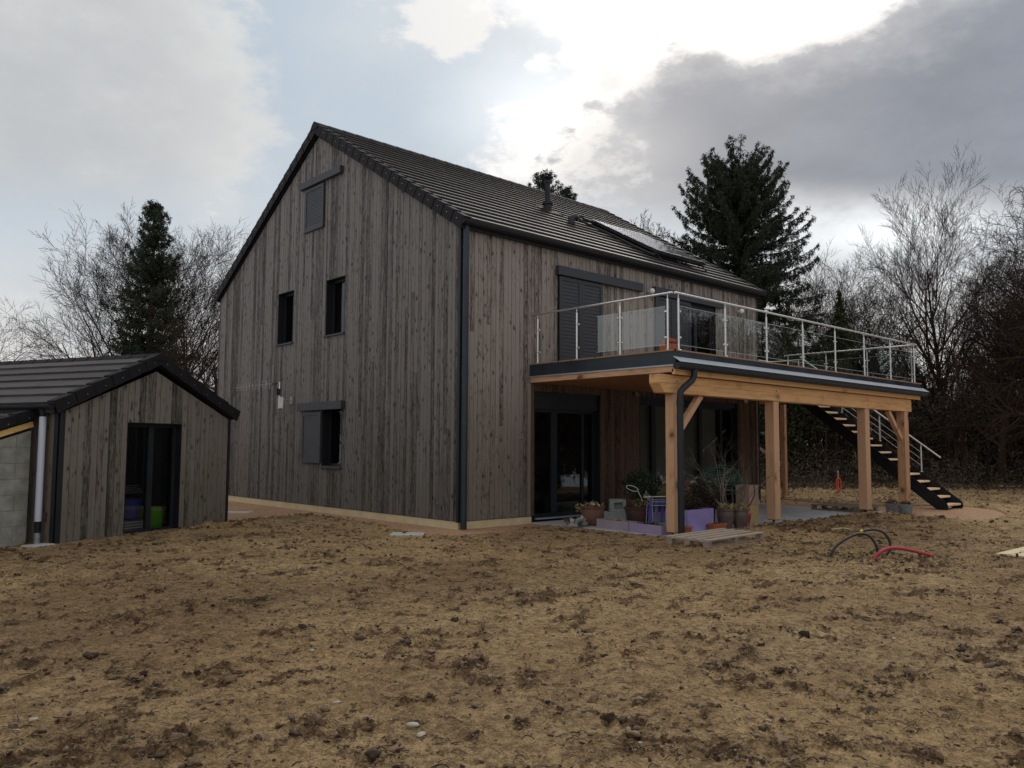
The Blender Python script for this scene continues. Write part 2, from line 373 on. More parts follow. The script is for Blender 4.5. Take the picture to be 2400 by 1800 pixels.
M['clod'] = mat('dark_crumbly_clod', leaff((.038, .022, .012), (.17, .11, .062)))
M['root'] = mat('dead_roots', leaff((.035, .022, .014), (.20, .14, .085)))
M['stone'] = mat('pale_pebble', leaff((.22, .19, .15), (.40, .36, .30)))

# ------------------------------------------------------------------ mesh helpers
class MB:
    def __init__(s): s.v = []; s.f = []; s.mi = []; s.cur = 0
    def quad8(s, p):   # p: 8 corners, bottom 0-3 ccw, top 4-7
        b = len(s.v); s.v += [tuple(q) for q in p]
        for f in ((0, 3, 2, 1), (4, 5, 6, 7), (0, 1, 5, 4), (1, 2, 6, 5), (2, 3, 7, 6), (3, 0, 4, 7)):
            s.f.append(tuple(b+i for i in f)); s.mi.append(s.cur)
        return s
    def box(s, x0, x1, y0, y1, z0, z1, T=None):
        p = [(x0, y0, z0), (x1, y0, z0), (x1, y1, z0), (x0, y1, z0), (x0, y0, z1), (x1, y0, z1), (x1, y1, z1), (x0, y1, z1)]
        if T: p = [T(*q) for q in p]
        return s.quad8(p)
    def face(s, pts):
        b = len(s.v); s.v += [tuple(q) for q in pts]; s.f.append(tuple(range(b, b+len(pts)))); s.mi.append(s.cur); return s
    def tube(s, pts, r, n=8, caps=True, sq=False):
        pts = [Vector(p) for p in pts]; rs = r if isinstance(r, (list, tuple)) else [r]*len(pts)
        b = len(s.v); prev = None
        for i, p in enumerate(pts):
            t = (pts[min(i+1, len(pts)-1)] - pts[max(i-1, 0)])
            t = t.normalized() if t.length > 1e-9 else Vector((0, 0, 1))
            if prev is None:
                a = Vector((0, 0, 1)).cross(t) if abs(t.z) < .95 else Vector((1, 0, 0)).cross(t)
            else: a = prev - t*prev.dot(t)
            a.normalize(); prev = a; c = t.cross(a)
            for k in range(n):
                q = 2*math.pi*(k+(.5 if sq else 0))/n
                s.v.append(tuple(p + (a*math.cos(q)+c*math.sin(q))*rs[i]))
        for i in range(len(pts)-1):
            for k in range(n):
                k2 = (k+1) % n
                s.f.append((b+i*n+k, b+i*n+k2, b+(i+1)*n+k2, b+(i+1)*n+k)); s.mi.append(s.cur)
        if caps:
            s.f.append(tuple(b+k for k in reversed(range(n)))); s.mi.append(s.cur)
            e_ = b+(len(pts)-1)*n; s.f.append(tuple(e_+k for k in range(n))); s.mi.append(s.cur)
        return s
    def lathe(s, prof, c=(0, 0, 0), n=24):   # prof: (r,z)
        b = len(s.v)
        for r, z in prof:
            for k in range(n):
                q = 2*math.pi*k/n; s.v.append((c[0]+r*math.cos(q), c[1]+r*math.sin(q), c[2]+z))
        for i in range(len(prof)-1):
            for k in range(n):
                k2 = (k+1) % n
                s.f.append((b+i*n+k, b+i*n+k2, b+(i+1)*n+k2, b+(i+1)*n+k)); s.mi.append(s.cur)
        s.f.append(tuple(b+k for k in reversed(range(n)))); s.mi.append(s.cur)
        s.f.append(tuple(b+(len(prof)-1)*n+k for k in range(n))); s.mi.append(s.cur)
        return s
    def build(s, name, m, parent=None, bevel=0, smooth=False, loc=None, rot=None):
        me = bpy.data.meshes.new(name); me.from_pydata(s.v, [], s.f)
        ms = m if isinstance(m, (list, tuple)) else [m]
        for q in ms: me.materials.append(q)
        if len(ms) > 1: me.polygons.foreach_set('material_index', s.mi)
        if smooth: me.polygons.foreach_set('use_smooth', [True]*len(me.polygons))
        me.update()
        o = bpy.data.objects.new(name, me); COL.objects.link(o)
        if parent: o.parent = parent
        if loc: o.location = loc
        if rot: o.rotation_euler = rot
        if bevel:
            b = o.modifiers.new('bevel', 'BEVEL'); b.width = bevel; b.segments = 1; b.limit_method = 'ANGLE'
        if smooth:
            try: me.set_sharp_from_angle(angle=R(40))
            except Exception: pass
        return o
def np_obj(name, v, f, m, parent=None, kind=None, smooth=False):
    me = bpy.data.meshes.new(name); v = np.asarray(v, np.float32); f = np.asarray(f, np.int32)
    k = f.shape[1]; me.vertices.add(len(v)); me.vertices.foreach_set('co', v.ravel())
    me.loops.add(f.size); me.loops.foreach_set('vertex_index', f.ravel())
    me.polygons.add(len(f)); me.polygons.foreach_set('loop_start', np.arange(0, f.size, k, dtype=np.int32))
    if smooth: me.polygons.foreach_set('use_smooth', np.ones(len(f), bool))
    me.update(calc_edges=True); me.materials.append(m)
    o = bpy.data.objects.new(name, me); COL.objects.link(o)
    if parent: o.parent = parent
    if kind: o['kind'] = kind
    return o
def empty(name, loc=(0, 0, 0), rz=0.):
    o = bpy.data.objects.new(name, None); o.empty_display_size = .2; COL.objects.link(o)
    o.location = loc; o.rotation_euler = (0, 0, rz); return o
def tag(o, label, cat, group=None):
    o['label'] = label; o['category'] = cat
    if group: o['group'] = group
    return o
def stuff(o, label, cat=None):
    o['kind'] = 'stuff'; o['label'] = label
    if cat: o['category'] = cat
    return o
def structure(o, label=None):
    o['kind'] = 'structure'
    if label: o['label'] = label
    return o
def copy_tree(o, parent=None):
    c = o.copy(); COL.objects.link(c)
    if parent: c.parent = parent
    for ch in o.children: copy_tree(ch, c)
    return c
# 2-D gradient noise in numpy
_perm = np.random.default_rng(3).permutation(512); _perm = np.concatenate([_perm, _perm])
_ang = np.random.default_rng(4).uniform(0, 2*np.pi, 512); _gx, _gy = np.cos(_ang), np.sin(_ang)
def pn(x, y):
    xi = np.floor(x).astype(int); yi = np.floor(y).astype(int); xf = x-xi; yf = y-yi
    u = xf*xf*xf*(xf*(xf*6-15)+10); v = yf*yf*yf*(yf*(yf*6-15)+10)
    def g(i, j, dx, dy):
        h = _perm[(_perm[(xi+i) & 511]+(yi+j)) & 511]; return _gx[h]*dx+_gy[h]*dy
    a_ = g(0, 0, xf, yf); b_ = g(1, 0, xf-1, yf); c_ = g(0, 1, xf, yf-1); d_ = g(1, 1, xf-1, yf-1)
    return (a_+u*(b_-a_))+v*((c_+u*(d_-c_))-(a_+u*(b_-a_)))
def fbm(x, y, o=4, g=.5):
    r = 0; am = 1
    for i in range(o): r = r + am*pn(x*2**i+i*17.3, y*2**i-i*9.1); am *= g
    return r

# ------------------------------------------------------------------ measures
W, L, HE, HR, PB, HS = 11.69, 11.11, 6.06, 9.55, .163, 6.02
DX, DY0, DY1, ZD = 3.80, 1.92, 13.05, 3.40
SH_ANG = 114.47; SHO = Vector((-2.146, -6.606, 0)); SW = 3.89
sex = Vector((math.cos(R(SH_ANG)), math.sin(R(SH_ANG)), 0)); sey = Vector((-sex.y, sex.x, 0))

# ------------------------------------------------------------------ ground
GPOLY = [(-3.55, -3.25), (-3.75, -2.7), (-3.9, -2.1), (-4.1, -1.3), (-3.8, -1.08), (-3.2, -.85), (-2.0, -1.05), (-1.2, -.87), (-.4, -1.15), (.1, -1.22),
         (.7, -1.12), (1.0, -.8), (1.12, -.3), (1.0, .55), (.62, 1.4), (.66, 1.95), (3.69, 1.95), (3.69, 9.75), (4.0, 9.9), (4.73, 9.97), (5.4, 9.85), (5.95, 10.1),
         (6.15, 11.0), (6.0, 12.2), (5.8, 12.9), (5.2, 14.2), (4.4, 14.9), (3.6, 14.6), (2.6, 13.2), (.4, 13.15), (-1.7, 14.0), (-5, 14.2), (-14, 14.2), (-14, -2.2), (-9, -3.6), (-6, -4.6)]
def sdpoly(px, py, poly):
    d2 = np.full(px.shape, 1e9); ins = np.zeros(px.shape, bool); n = len(poly)
    for i in range(n):
        (x1, y1), (x2, y2) = poly[i], poly[(i+1) % n]
        ex_, ey_ = x2-x1, y2-y1; t = np.clip(((px-x1)*ex_+(py-y1)*ey_)/(ex_*ex_+ey_*ey_), 0, 1)
        d2 = np.minimum(d2, (px-x1-t*ex_)**2+(py-y1-t*ey_)**2)
        c = ((y1 > py) != (y2 > py)) & (px < (x2-x1)*(py-y1)/((y2-y1) if y2 != y1 else 1e-9)+x1); ins ^= c
    return np.where(ins, -1, 1)*np.sqrt(d2)
def sstep(x, a_, b_):
    t = np.clip((x-a_)/(b_-a_), 0, 1); return t*t*(3-2*t)
SHPOLY = [tuple((SHO+sex*s+sey*t)[:2]) for s, t in ((-3.2, .62), (.08, .62), (.08, .1), (SW-.06, .1), (SW-.06, 5), (-3.2, 5))]
def ground(px, py):
    sd = sdpoly(px, py, GPOLY) + .05*fbm(px*3, py*3, 3)
    wet0 = fbm(px*1.2+5, py*1.2, 5, .65)
    wet1 = fbm(px*4.6, py*4.6+8, 4, .65)
    clus = sstep(wet0*.95+wet1*1.1, .12, .72)                       # clusters of broken, darker earth
    bump_ = fbm(px*5.5, py*5.5, 4, .6)
    fine = fbm(px*21, py*21, 3, .6)
    ridg = 1-np.abs(fbm(px*11+3, py*11, 3, .6))*2.2
    h = .035*fbm(px*.35, py*.35, 3) + .016*bump_ + clus*(.034*np.maximum(bump_, -.1)+.040*np.maximum(ridg-.40, 0)+.022*fine) + .0075*fine + .010*fbm(px*9.5, py*9.5+3, 3, .6)
    # raised lip of soil along the gravel by the gable
    lip = sstep(px, .6, -.6)*sstep(py, 1.5, .3)
    lipz = np.exp(-((sd-.28)/.25)**2)*lip
    h = h + lipz*(.085+.06*bump_+.03*fine)
    pat = sstep(px, 3.4, 3.7)*sstep(py, 3.2, 4.5)*sstep(py, 11.5, 9.5)*sstep(px, 6.8, 4.4)
    h = h + pat*(.045+.05*bump_+.04*np.maximum(ridg-.4, 0))
    # dug patch where the pipes come up, cracked spoil along it
    dh = np.exp(-(((px-7.2)/1.2)**2+((py-2.2)/.9)**2))
    h = h - dh*.04 + dh*(.05*bump_+.04*np.maximum(ridg-.4, 0))
    cr = np.exp(-(((px-7.9)*.82-(py-2.4)*.57)/.9)**2)*np.exp(-((((px-7.9)*.57+(py-2.0)*.82)+.06*pn(px*5, py*5))/.035)**2)
    h = h - cr*.10
    far = sstep(py-.0*px, 15, 19)
    h = h + far*(.10*fbm(px*.5, py*.5, 4, .6)+.10*np.maximum(bump_, -.05)) - far*.02
    wet = clus*.75 + lipz*.35 + pat*.34 + dh*.35 + far*.22 + wet1*.10 + cr*.9
    base = .035
    z = np.where(sd > 0, base+h*sstep(sd, -.02, .10), 0)
    z = np.where(sd <= 0, -.12, z)
    ssd = sdpoly(px, py, SHPOLY)
    z = np.where(ssd < -.05, -.15, z)
    return z, wet
hx, hy = -sy, cy
us = [-60, -30, -12, -5, -2, 0, 1, 2, 2.6]
u_ = 3.0
while u_ < 62: us.append(u_); u_ *= 1.0052
us += [66, 72, 80, 95, 120, 170, 260, 420, 800, 1600]
us = np.array(us); NV = 680
sv = np.linspace(-1, 1, NV)
wv = np.where(us > 0, .74*us+2.2, .8*np.abs(us)+3.0)
wv = np.where(us > 60, 1.2*us, wv); wv = np.where((us >= 0) & (us < 3), 4.4, wv)
Ug, Sg = np.meshgrid(us, sv, indexing='ij'); Vg = Sg*wv[:, None]
jit = np.where((Ug > 3) & (Ug < 60), 1, 0)*Ug*.0012
Ug = Ug + rng.uniform(-1, 1, Ug.shape)*jit; Vg = Vg + rng.uniform(-1, 1, Ug.shape)*jit
GX = CAM.x+hx*Ug+cy*Vg; GY = CAM.y+hy*Ug+sy*Vg
GZ, GW = ground(GX, GY)
nu, nv = GX.shape
idx = np.arange(nu*nv).reshape(nu, nv)
F = np.stack([idx[:-1, :-1], idx[:-1, 1:], idx[1:, 1:], idx[1:, :-1]], -1).reshape(-1, 4)
gnd = np_obj('ground', np.stack([GX, GY, GZ], -1).reshape(-1, 3), F, M['soil'], smooth=True)
att = gnd.data.attributes.new('wet', 'FLOAT', 'POINT'); att.data.foreach_set('value', GW.ravel().astype(np.float32))
structure(gnd, 'bare clay soil of the building plot')
def gz(x, y): return float(ground(np.array([float(x)]), np.array([float(y)]))[0][0])
# gravel
gp = [(x_*1.0, y_) for x_, y_ in GPOLY]
mb = MB(); mb.face([(x_, y_, 0) for x_, y_ in gp]); g = mb.build('gravel_path', M['gravel']); structure(g, 'pink gravel strip around the house')
slab = MB().box(0.02, 3.67, 1.97, 10.94, -.12, .03).build('patio_slab', M['concrete'], bevel=.006); structure(slab, 'pale concrete patio slab under the deck')

# scattered clods, roots, pebbles: view-independent scatter, thinner with distance because they no longer read
def ico():
    t = (1+5**.5)/2
    v = np.array([(-1, t, 0), (1, t, 0), (-1, -t, 0), (1, -t, 0), (0, -1, t), (0, 1, t), (0, -1, -t), (0, 1, -t), (t, 0, -1), (t, 0, 1), (-t, 0, -1), (-t, 0, 1)], float)
    v /= np.linalg.norm(v[0])
    f = np.array([(0, 11, 5), (0, 5, 1), (0, 1, 7), (0, 7, 10), (0, 10, 11), (1, 5, 9), (5, 11, 4), (11, 10, 2), (10, 7, 6), (7, 1, 8), (3, 9, 4), (3, 4, 2), (3, 2, 6), (3, 6, 8), (3, 8, 9), (4, 9, 5), (2, 4, 11), (6, 2, 10), (8, 6, 7), (9, 8, 1)])
    return v, f
IV, IF = ico()
def sub_ico(v, f):
    v = list(map(tuple, v)); cache = {}; nf = []
    def mid(a_, b_):
        k = (min(a_, b_), max(a_, b_))
        if k not in cache:
            q = (np.array(v[a_])+np.array(v[b_]))/2; q = q/np.linalg.norm(q); cache[k] = len(v); v.append(tuple(q))
        return cache[k]
    for a_, b_, c_ in f:
        ab, bc, ca = mid(a_, b_), mid(b_, c_), mid(c_, a_); nf += [(a_, ab, ca), (b_, bc, ab), (c_, ca, bc), (ab, bc, ca)]
    return np.array(v), np.array(nf)
IV2, IF2 = sub_ico(IV, IF)
def scatter_pts(n, umin, umax, pw=1.0):
    u = umin+(umax-umin)*rng.random(n)**pw; v = (rng.random(n)*2-1)*(.70*u+1.5)
    return CAM.x+hx*u+cy*v, CAM.y+hy*u+sy*v, u
def lumps(n, umin, umax, smin, smax, flat, thr, pw, rough=.35, big=False, skew=2.5):
    x, y, u = scatter_pts(n, umin, umax, pw); z, w = ground(x, y)
    keep = (w+rng.normal(0, .12, n) > thr) & (sdpoly(x, y, GPOLY) > .03) & (z > -.02)
    x, y, z, u = x[keep], y[keep], z[keep], u[keep]; n = len(x)
    tv, tf = (IV2, IF2) if big else (IV, IF)
    s = (smin+(smax-smin)*rng.random(n)**skew)
    sc = s[:, None]*rng.uniform(.6, 1.3, (n, 3)); sc[:, 2] *= flat
    P_ = tv[None]*(1+rng.normal(0, rough, (n, len(tv), 1)).clip(-.6, .8))*sc[:, None, :]
    an = rng.uniform(0, 2*np.pi, n); ca, sa = np.cos(an)[:, None], np.sin(an)[:, None]
    P2 = np.stack([P_[..., 0]*ca-P_[..., 1]*sa+x[:, None], P_[..., 0]*sa+P_[..., 1]*ca+y[:, None], P_[..., 2]+(z+s*.15)[:, None]], -1)
    fo = (tf[None]+(np.arange(n)*len(tv))[:, None, None]).reshape(-1, 3)
    return P2.reshape(-1, 3), fo
def joinm(lst):
    vs, fs, o = [], [], 0
    for v, f in lst: vs.append(v); fs.append(f+o); o += len(v)
    return np.concatenate(vs), np.concatenate(fs)
v, f = joinm([lumps(90000, 3.2, 18, .003, .018, .65, .14, 1.25), lumps(12000, 3.2, 16, .008, .036, .7, .24, 1.15, .45, True, 3.), lumps(15000, 12, 34, .012, .05, .6, .15, 1.0)])
stuff(np_obj('soil_clods', v, f, M['clod']), 'dark crumbly clods scattered over the bare soil', 'clods')
v, f = joinm([lumps(1500, 3.2, 18, .003, .012, .7, -.5, 1.3, .12)])
stuff(np_obj('pebbles', v, f, M['stone']), 'small pale pebbles scattered over the soil', 'pebbles')
def roots(n, umin, umax, l0, l1, w0, w1, thr, pw=1.2):
    x, y, u = scatter_pts(n, umin, umax, pw); z, w = ground(x, y)
    keep = (w+rng.normal(0, .25, n) > thr) & (sdpoly(x, y, GPOLY) > .05) & (z > -.02)
    x, y, z = x[keep], y[keep], z[keep]; n = len(x); K = 5
    ln = l0+(l1-l0)*rng.random(n)**2; hd = rng.uniform(0, 2*np.pi, n); cur = rng.normal(0, .7, n)
    pts = np.zeros((n, K, 3)); px, py = x.copy(), y.copy(); el = rng.uniform(0, .22, n)*(ln < .16)
    for k in range(K):
        t = k/(K-1); pts[:, k, 0] = px; pts[:, k, 1] = py; pts[:, k, 2] = z+.004+ln*el*math.sin(math.pi*t)*.8
        hd = hd+cur/K*2+rng.normal(0, .25, n); px = px+np.cos(hd)*ln/K; py = py+np.sin(hd)*ln/K
    wd = w0+(w1-w0)*rng.random(n)**2
    tx = np.gradient(pts, axis=1); sd_ = np.stack([-tx[..., 1], tx[..., 0], np.zeros_like(tx[..., 0])], -1)
    sd_ /= np.linalg.norm(sd_, axis=-1, keepdims=True)+1e-9
    ring = [pts+sd_*wd[:, None, None], pts-sd_*wd[:, None, None], pts+np.array([0, 0, 1.5])*wd[:, None, None]]
    Vv = np.stack(ring, 2).reshape(-1, 3)
    base_ = (np.arange(n)*K*3)[:, None, None]
    fs = []
    for k in range(K-1):
        for q in range(3):
            q2 = (q+1) % 3; fs.append([k*3+q, k*3+q2, (k+1)*3+q2, (k+1)*3+q])
    fo = (np.array(fs)[None]+base_).reshape(-1, 4)
    return Vv, fo
v, f = joinm([roots(42000, 3.2, 15, .02, .12, .0012, .0038, -.05), roots(160, 3.2, 15, .12, .3, .002, .004, .1)])
stuff(np_obj('dead_roots', v, f, M['root']), 'dead roots and straw strewn on the soil', 'roots')
def on_ground(px, py, z=0.04):
    v = FWD+RGT*((px-1200)/FPX)-UPV*((py-900)/FPX); t = (z-CAM.z)/v.z; return CAM+v*t
for i, (px, py, sx, lab) in enumerate([(732, 1530, .045, 'small whitish flat stone left of the yard centre, one of two side by side'), (910, 1534, .03, 'small cream round stone beside the whitish flat one mid yard'), (78, 1697, .05, 'grey rounded stone near the lower left corner of the yard'),
        (38, 1719, .04, 'pale stone lowest at the left edge of the yard'), (790, 1648, .05, 'grey stone half sunk behind a dark root clump'), (988, 1721, .06, 'bluish grey stone in the foreground soil below the centre'), (1802, 1692, .028, 'small white round stone in the foreground, left of its twin'),
        (1722, 1689, .018, 'tiny white pebble lying alone in the foreground soil'), (2095, 1490, .045, 'cream angular stone on the right half of the yard'), (968, 1705, .07, 'flat ochre stone beside the bluish grey one in the foreground'), (1500, 1745, .03, 'lowest pale stone near the bottom centre of the yard')]):
    p = on_ground(px, py); vv = .6*IV2*(1+rng.normal(0, .12, (len(IV2), 1)))*np.array([sx, sx*.7, sx*.35])
    o = np_obj('stone', vv, IF2, M['stone'], smooth=True); o.location = (p.x, p.y, gz(p.x, p.y)+.008); o.rotation_euler = (0, 0, i*1.1); tag(o, lab, 'stone', 'stones lying on the soil')
bpy.context.view_layer.update()

# ------------------------------------------------------------------ house
house = empty('house'); tag(house, 'large two-storey gabled house clad in weathered vertical boards with a dark tiled roof', 'house')
def PG(u, z, d): return (u, -d, z)         # gable wall: u along x, d outwards
def PS(u, z, d): return (d, u, z)          # long side wall: u along y, d outwards
def ubox(mb, P, u0, u1, z0, z1, d0, d1):
    a_ = [P(u0, z0, d0), P(u1, z0, d0), P(u1, z0, d1), P(u0, z0, d1), P(u0, z1, d0), P(u1, z1, d0), P(u1, z1, d1), P(u0, z1, d1)]
    return mb.quad8(a_)
def clad(parent, P, u0, u1, ztop, z0, holes, m, pitch=.118, joint=.55, T=.022, rs=1, forced=(), low=None):
    rr = random.Random(rs)
    bps = sorted(set([u0, u1]+[h for q in holes for h in q[:2] if u0 < h < u1]+list(forced)))
    cols = []
    for a_, b_ in zip(bps[:-1], bps[1:]):
        n = max(1, round((b_-a_)/pitch)); ws = [rr.uniform(.84, 1.16) for _ in range(n)]; s_ = sum(ws); c = a_
        for w_ in ws: cols.append((c, c+w_/s_*(b_-a_))); c += w_/s_*(b_-a_)
    n = 0
    for a_, b_ in cols:
        mid = (a_+b_)/2; segs = [(z0, None)]
        hs = sorted([(q[2], q[3]) for q in holes if q[0] < mid < q[1]]); segs = []; lo = z0
        for h0, h1 in hs:
            if h0 > lo+.02: segs.append((lo, h0))
            lo = h1
        segs.append((lo, None)); out_ = []
        for s0, s1 in segs:
            top = s1 if s1 is not None else min(ztop(a_), ztop(b_))
            if top-s0 > 3.2 and rr.random() < joint:
                c = s0+(top-s0)*rr.uniform(.25, .75); out_ += [(s0, c-.003), (c+.003, s1)]
            else: out_.append((s0, s1))
        for s0, s1 in out_:
            zt0, zt1 = (s1, s1) if s1 is not None else (ztop(a_), ztop(b_))
            if max(zt0, zt1)-s0 < .03: continue
            g_ = rr.uniform(.0030, .0055); d1 = T+rr.uniform(-.0035, .0045); d0 = .001
            q = [P(a_+g_, s0, d0), P(b_-g_, s0, d0), P(b_-g_, s0, d1), P(a_+g_, s0, d1), P(a_+g_, zt0, d0), P(b_-g_, zt1, d0), P(b_-g_, zt1, d1), P(a_+g_, zt0, d1)]
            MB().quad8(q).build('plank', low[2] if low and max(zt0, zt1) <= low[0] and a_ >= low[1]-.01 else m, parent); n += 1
    return n
def holewall(mb, P, u0, u1, ztop, z0, holes, d=0.):
    bps = sorted(set([u0, u1]+[h for q in holes for h in q[:2] if u0 < h < u1]+[q for q in (-W/2,) if u0 < q < u1 and P is PG]+[q for q in (SW/2,) if u0 < q < u1 and P is not PS and P is not PG]))
    for a_, b_ in zip(bps[:-1], bps[1:]):
        mid = (a_+b_)/2; lo = z0
        for h0, h1 in sorted([(q[2], q[3]) for q in holes if q[0] < mid < q[1]]):
            if h0 > lo: mb.face([P(a_, lo, d), P(b_, lo, d), P(b_, h0, d), P(a_, h0, d)])
            lo = h1
        mb.face([P(a_, lo, d), P(b_, lo, d), P(b_, ztop(b_), d), P(a_, ztop(a_), d)])
def gtop(u): return HE+(HR-HE)*(1-abs(u+W/2)/(W/2))
GH = [(-5.29, -4.385, 4.345, 5.73), (-7.86, -6.96, 4.345, 5.73), (-5.33, -4.42, 1.13, 2.62), (-6.42, -5.47, 7.17, 8.30)]
SHH = (1.95, 11.0, 3.0, 3.385)
SHL = [(2.05, 4.17, .10, 2.83), (5.64, 10.0, .10, 2.87), (2.76, 4.22, 3.46, 5.52), (7.55, 8.98, 3.46, 5.52)]
gw = MB(); holewall(gw, PG, -W, 0, gtop, 0, GH, -.001); gable = gw.build('gable_wall', M['black'], house)
ng = clad(gable, PG, -W+.03, -.03, gtop, PB, GH, M['gable'], .118, .40, rs=5, forced=(-W/2,))
sw_ = MB(); holewall(sw_, PS, 0, L, lambda u: HS+.1, 0, SHL, -.001); side = sw_.build('side_wall', M['black'], house)
ns = clad(side, PS, .12, L-.02, lambda u: HS+.06, PB, SHL+[SHH], M['side'], .118, .5, rs=9, low=(3.01, 1.95, M['shadeclad']))
ubox(MB(), PS, 1.96, L-.03, 3.005, 3.37, .0, .024).build('ledger_board', M['beamx'], house)
bw = MB(); bw.face([(-W, L, 0), (0, L, 0), (0, L, HE), (-W/2, L, HR), (-W, L, HE)]); bw.face([(-W, 0, 0), (-W, L, 0), (-W, L, HE), (-W, 0, HE)])
bw.build('rear_wall', M['gable'], house)
print('planks', ng, ns)
# plinth insulation boards
def plinth(P, cuts):
    for a_, b_ in zip(cuts[:-1], cuts[1:]):
        ubox(MB(), P, a_+.002, b_-.002, -.05, PB-.012, -.04, .004).build('plinth_board', M['insul'], house)
plinth(PG, [-11.68, -10.5, -9.3, -8.1, -6.9, -5.7, -4.5, -3.3, -2.4, -1.2, -.001]); plinth(PS, [-.001, 1.2, 1.99])
ubox(MB(), PS, 4.2, 5.6, -.05, PB-.012, -.04, .004).build('plinth_board', M['insul'], house)
ubox(MB(), PS, 10.05, L, -.05, PB-.012, -.04, .004).build('plinth_board', M['insul'], house)
# corner trims
t = MB(); ubox(t, PG, -.035, .034, PB-.02, HE+.12, .0245, .036); ubox(t, PS, -.0245, .10, PB-.02, HS+.02, .027, .036); t.build('corner_trim', M['anthd'], house)
ubox(MB(), PG, -W-.03, -W+.035, PB-.02, HE-.02, .0245, .034).build('corner_trim', M['anth'], house)
ubox(MB(), PS, L-.03, L+.03, PB-.02, HS+.02, .0245, .034).build('corner_trim', M['anthd'], house)
# interior: floor, partition and dim back wall
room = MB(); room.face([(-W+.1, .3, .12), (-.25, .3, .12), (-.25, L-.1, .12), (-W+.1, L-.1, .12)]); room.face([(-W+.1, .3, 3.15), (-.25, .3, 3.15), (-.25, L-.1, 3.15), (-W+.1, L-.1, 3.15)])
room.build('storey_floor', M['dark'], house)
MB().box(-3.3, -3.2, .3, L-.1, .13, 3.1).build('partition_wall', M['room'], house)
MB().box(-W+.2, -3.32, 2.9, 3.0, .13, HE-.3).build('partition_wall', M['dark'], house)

# ---- windows
def window(P, h, depth=.16, fr=.055, name='window', mull=(), pane=None, box=0, sill=True, parent=None, fdepth=.06, lining=.30):
    u0, u1, z0, z1 = h; parent = parent or house
    m = MB(); e_ = .012
    ubox(m, P, u0-.001, u0+e_, z0, z1, -lining, .024); ubox(m, P, u1-e_, u1+.001, z0, z1, -lining, .024)
    ubox(m, P, u0+e_, u1-e_, z1-e_, z1+.001, -lining, .024); ubox(m, P, u0+e_, u1-e_, z0-.001, z0+e_, -lining, .010)
    w = m.build(name, M['black'], parent)
    f_m = MB(); a0, a1 = u0+e_, u1-e_; b0, b1 = z0+e_, z1-e_-box
    if box: ubox(f_m, P, a0, a1, b1, z1-e_, -depth-.05, -depth+.10)
    ubox(f_m, P, a0, a0+fr, b0, b1, -depth-fdepth, -depth); ubox(f_m, P, a1-fr, a1, b0, b1, -depth-fdepth, -depth)
    ubox(f_m, P, a0+fr, a1-fr, b0, b0+fr, -depth-fdepth, -depth); ubox(f_m, P, a0+fr, a1-fr, b1-fr, b1, -depth-fdepth, -depth)
    for q0, q1 in mull: ubox(f_m, P, q0, q1, b0+fr, b1-fr, -depth-fdepth, -depth+.004)
    f_m.build('frame', M['anthd'], w)
    edges = [a0+fr]+[q for p in mull for q in p]+[a1-fr]
    for i in range(0, len(edges), 2):
        ubox(MB(), P, edges[i], edges[i+1], b0+fr, b1-fr, -depth-.035, -depth-.028).build('pane', pane or M['pane'], w)
    if sill:
        s_ = MB(); s_.quad8([P(u0-.03, z0-.035, -.10), P(u1+.03, z0-.035, -.10), P(u1+.03, z0-.045, .075), P(u0-.03, z0-.045, .075), P(u0-.03, z0+.004, -.10), P(u1+.03, z0+.004, -.10), P(u1+.03, z0-.012, .075), P(u0-.03, z0-.012, .075)])
        s_.build('sill', M['anth'], w)
    return w
for h in GH[:3]:
    wq = window(PG, h, pane=M['pane']); ubox(MB(), PG, h[0]+(h[1]-h[0])*.5, h[1]-.02, h[2]+.02, h[3]-.25, -.262, -.258).build('net_curtain', M['net'], wq)
window(PG, GH[3], sill=True)
for h in GH: # blind room lining behind each gable window, pale net curtain on the camera-far side
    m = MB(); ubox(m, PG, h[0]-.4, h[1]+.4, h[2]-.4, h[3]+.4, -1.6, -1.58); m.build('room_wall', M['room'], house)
wd1 = window(PS, SHL[0], depth=.13, fr=.07, name='patio_door', mull=((2.72, 2.90), (3.72, 3.78)), box=.36, sill=False, pane=M['pane'])
ubox(MB(), PS, 2.08, 4.14, .085, .112, .012, .09).build('threshold', M['zinc'], wd1)
wd2 = window(PS, SHL[1], depth=.13, fr=.07, name='patio_door', mull=((6.30, 6.46), (8.36, 8.50), (9.36, 9.46)), box=.12, sill=False, pane=M['pane'])
ubox(MB(), PS, 5.66, 9.35, .30, 2.72, -.30, -.28).build('blind', M['curtain'], wd2)
ubox(MB(), PS, 2.15, 2.16, .2, 2.4, -.9, -.3).build('curtain', M['room'], wd1)
wd3 = window(PS, (7.55, 8.98, 3.46, 5.52), depth=.11, fr=.06, name='balcony_door', mull=((8.16, 8.28),), box=.26, sill=False, pane=M['pane2'])
# table silhouette inside the first patio door
tb = empty('indoor_table', (-1.5, 3.35, .12)); tag(tb, 'dark table standing just inside the left patio door', 'table')
MB().box(-.4, .4, -.5, .5, .72, .75).build('tabletop', M['terrad'], tb)
for q in ((-.34, -.44), (.34, -.44), (.34, .44), (-.34, .44)): MB().box(q[0]-.03, q[0]+.03, q[1]-.03, q[1]+.03, 0, .72).build('leg', M['terrad'], tb)
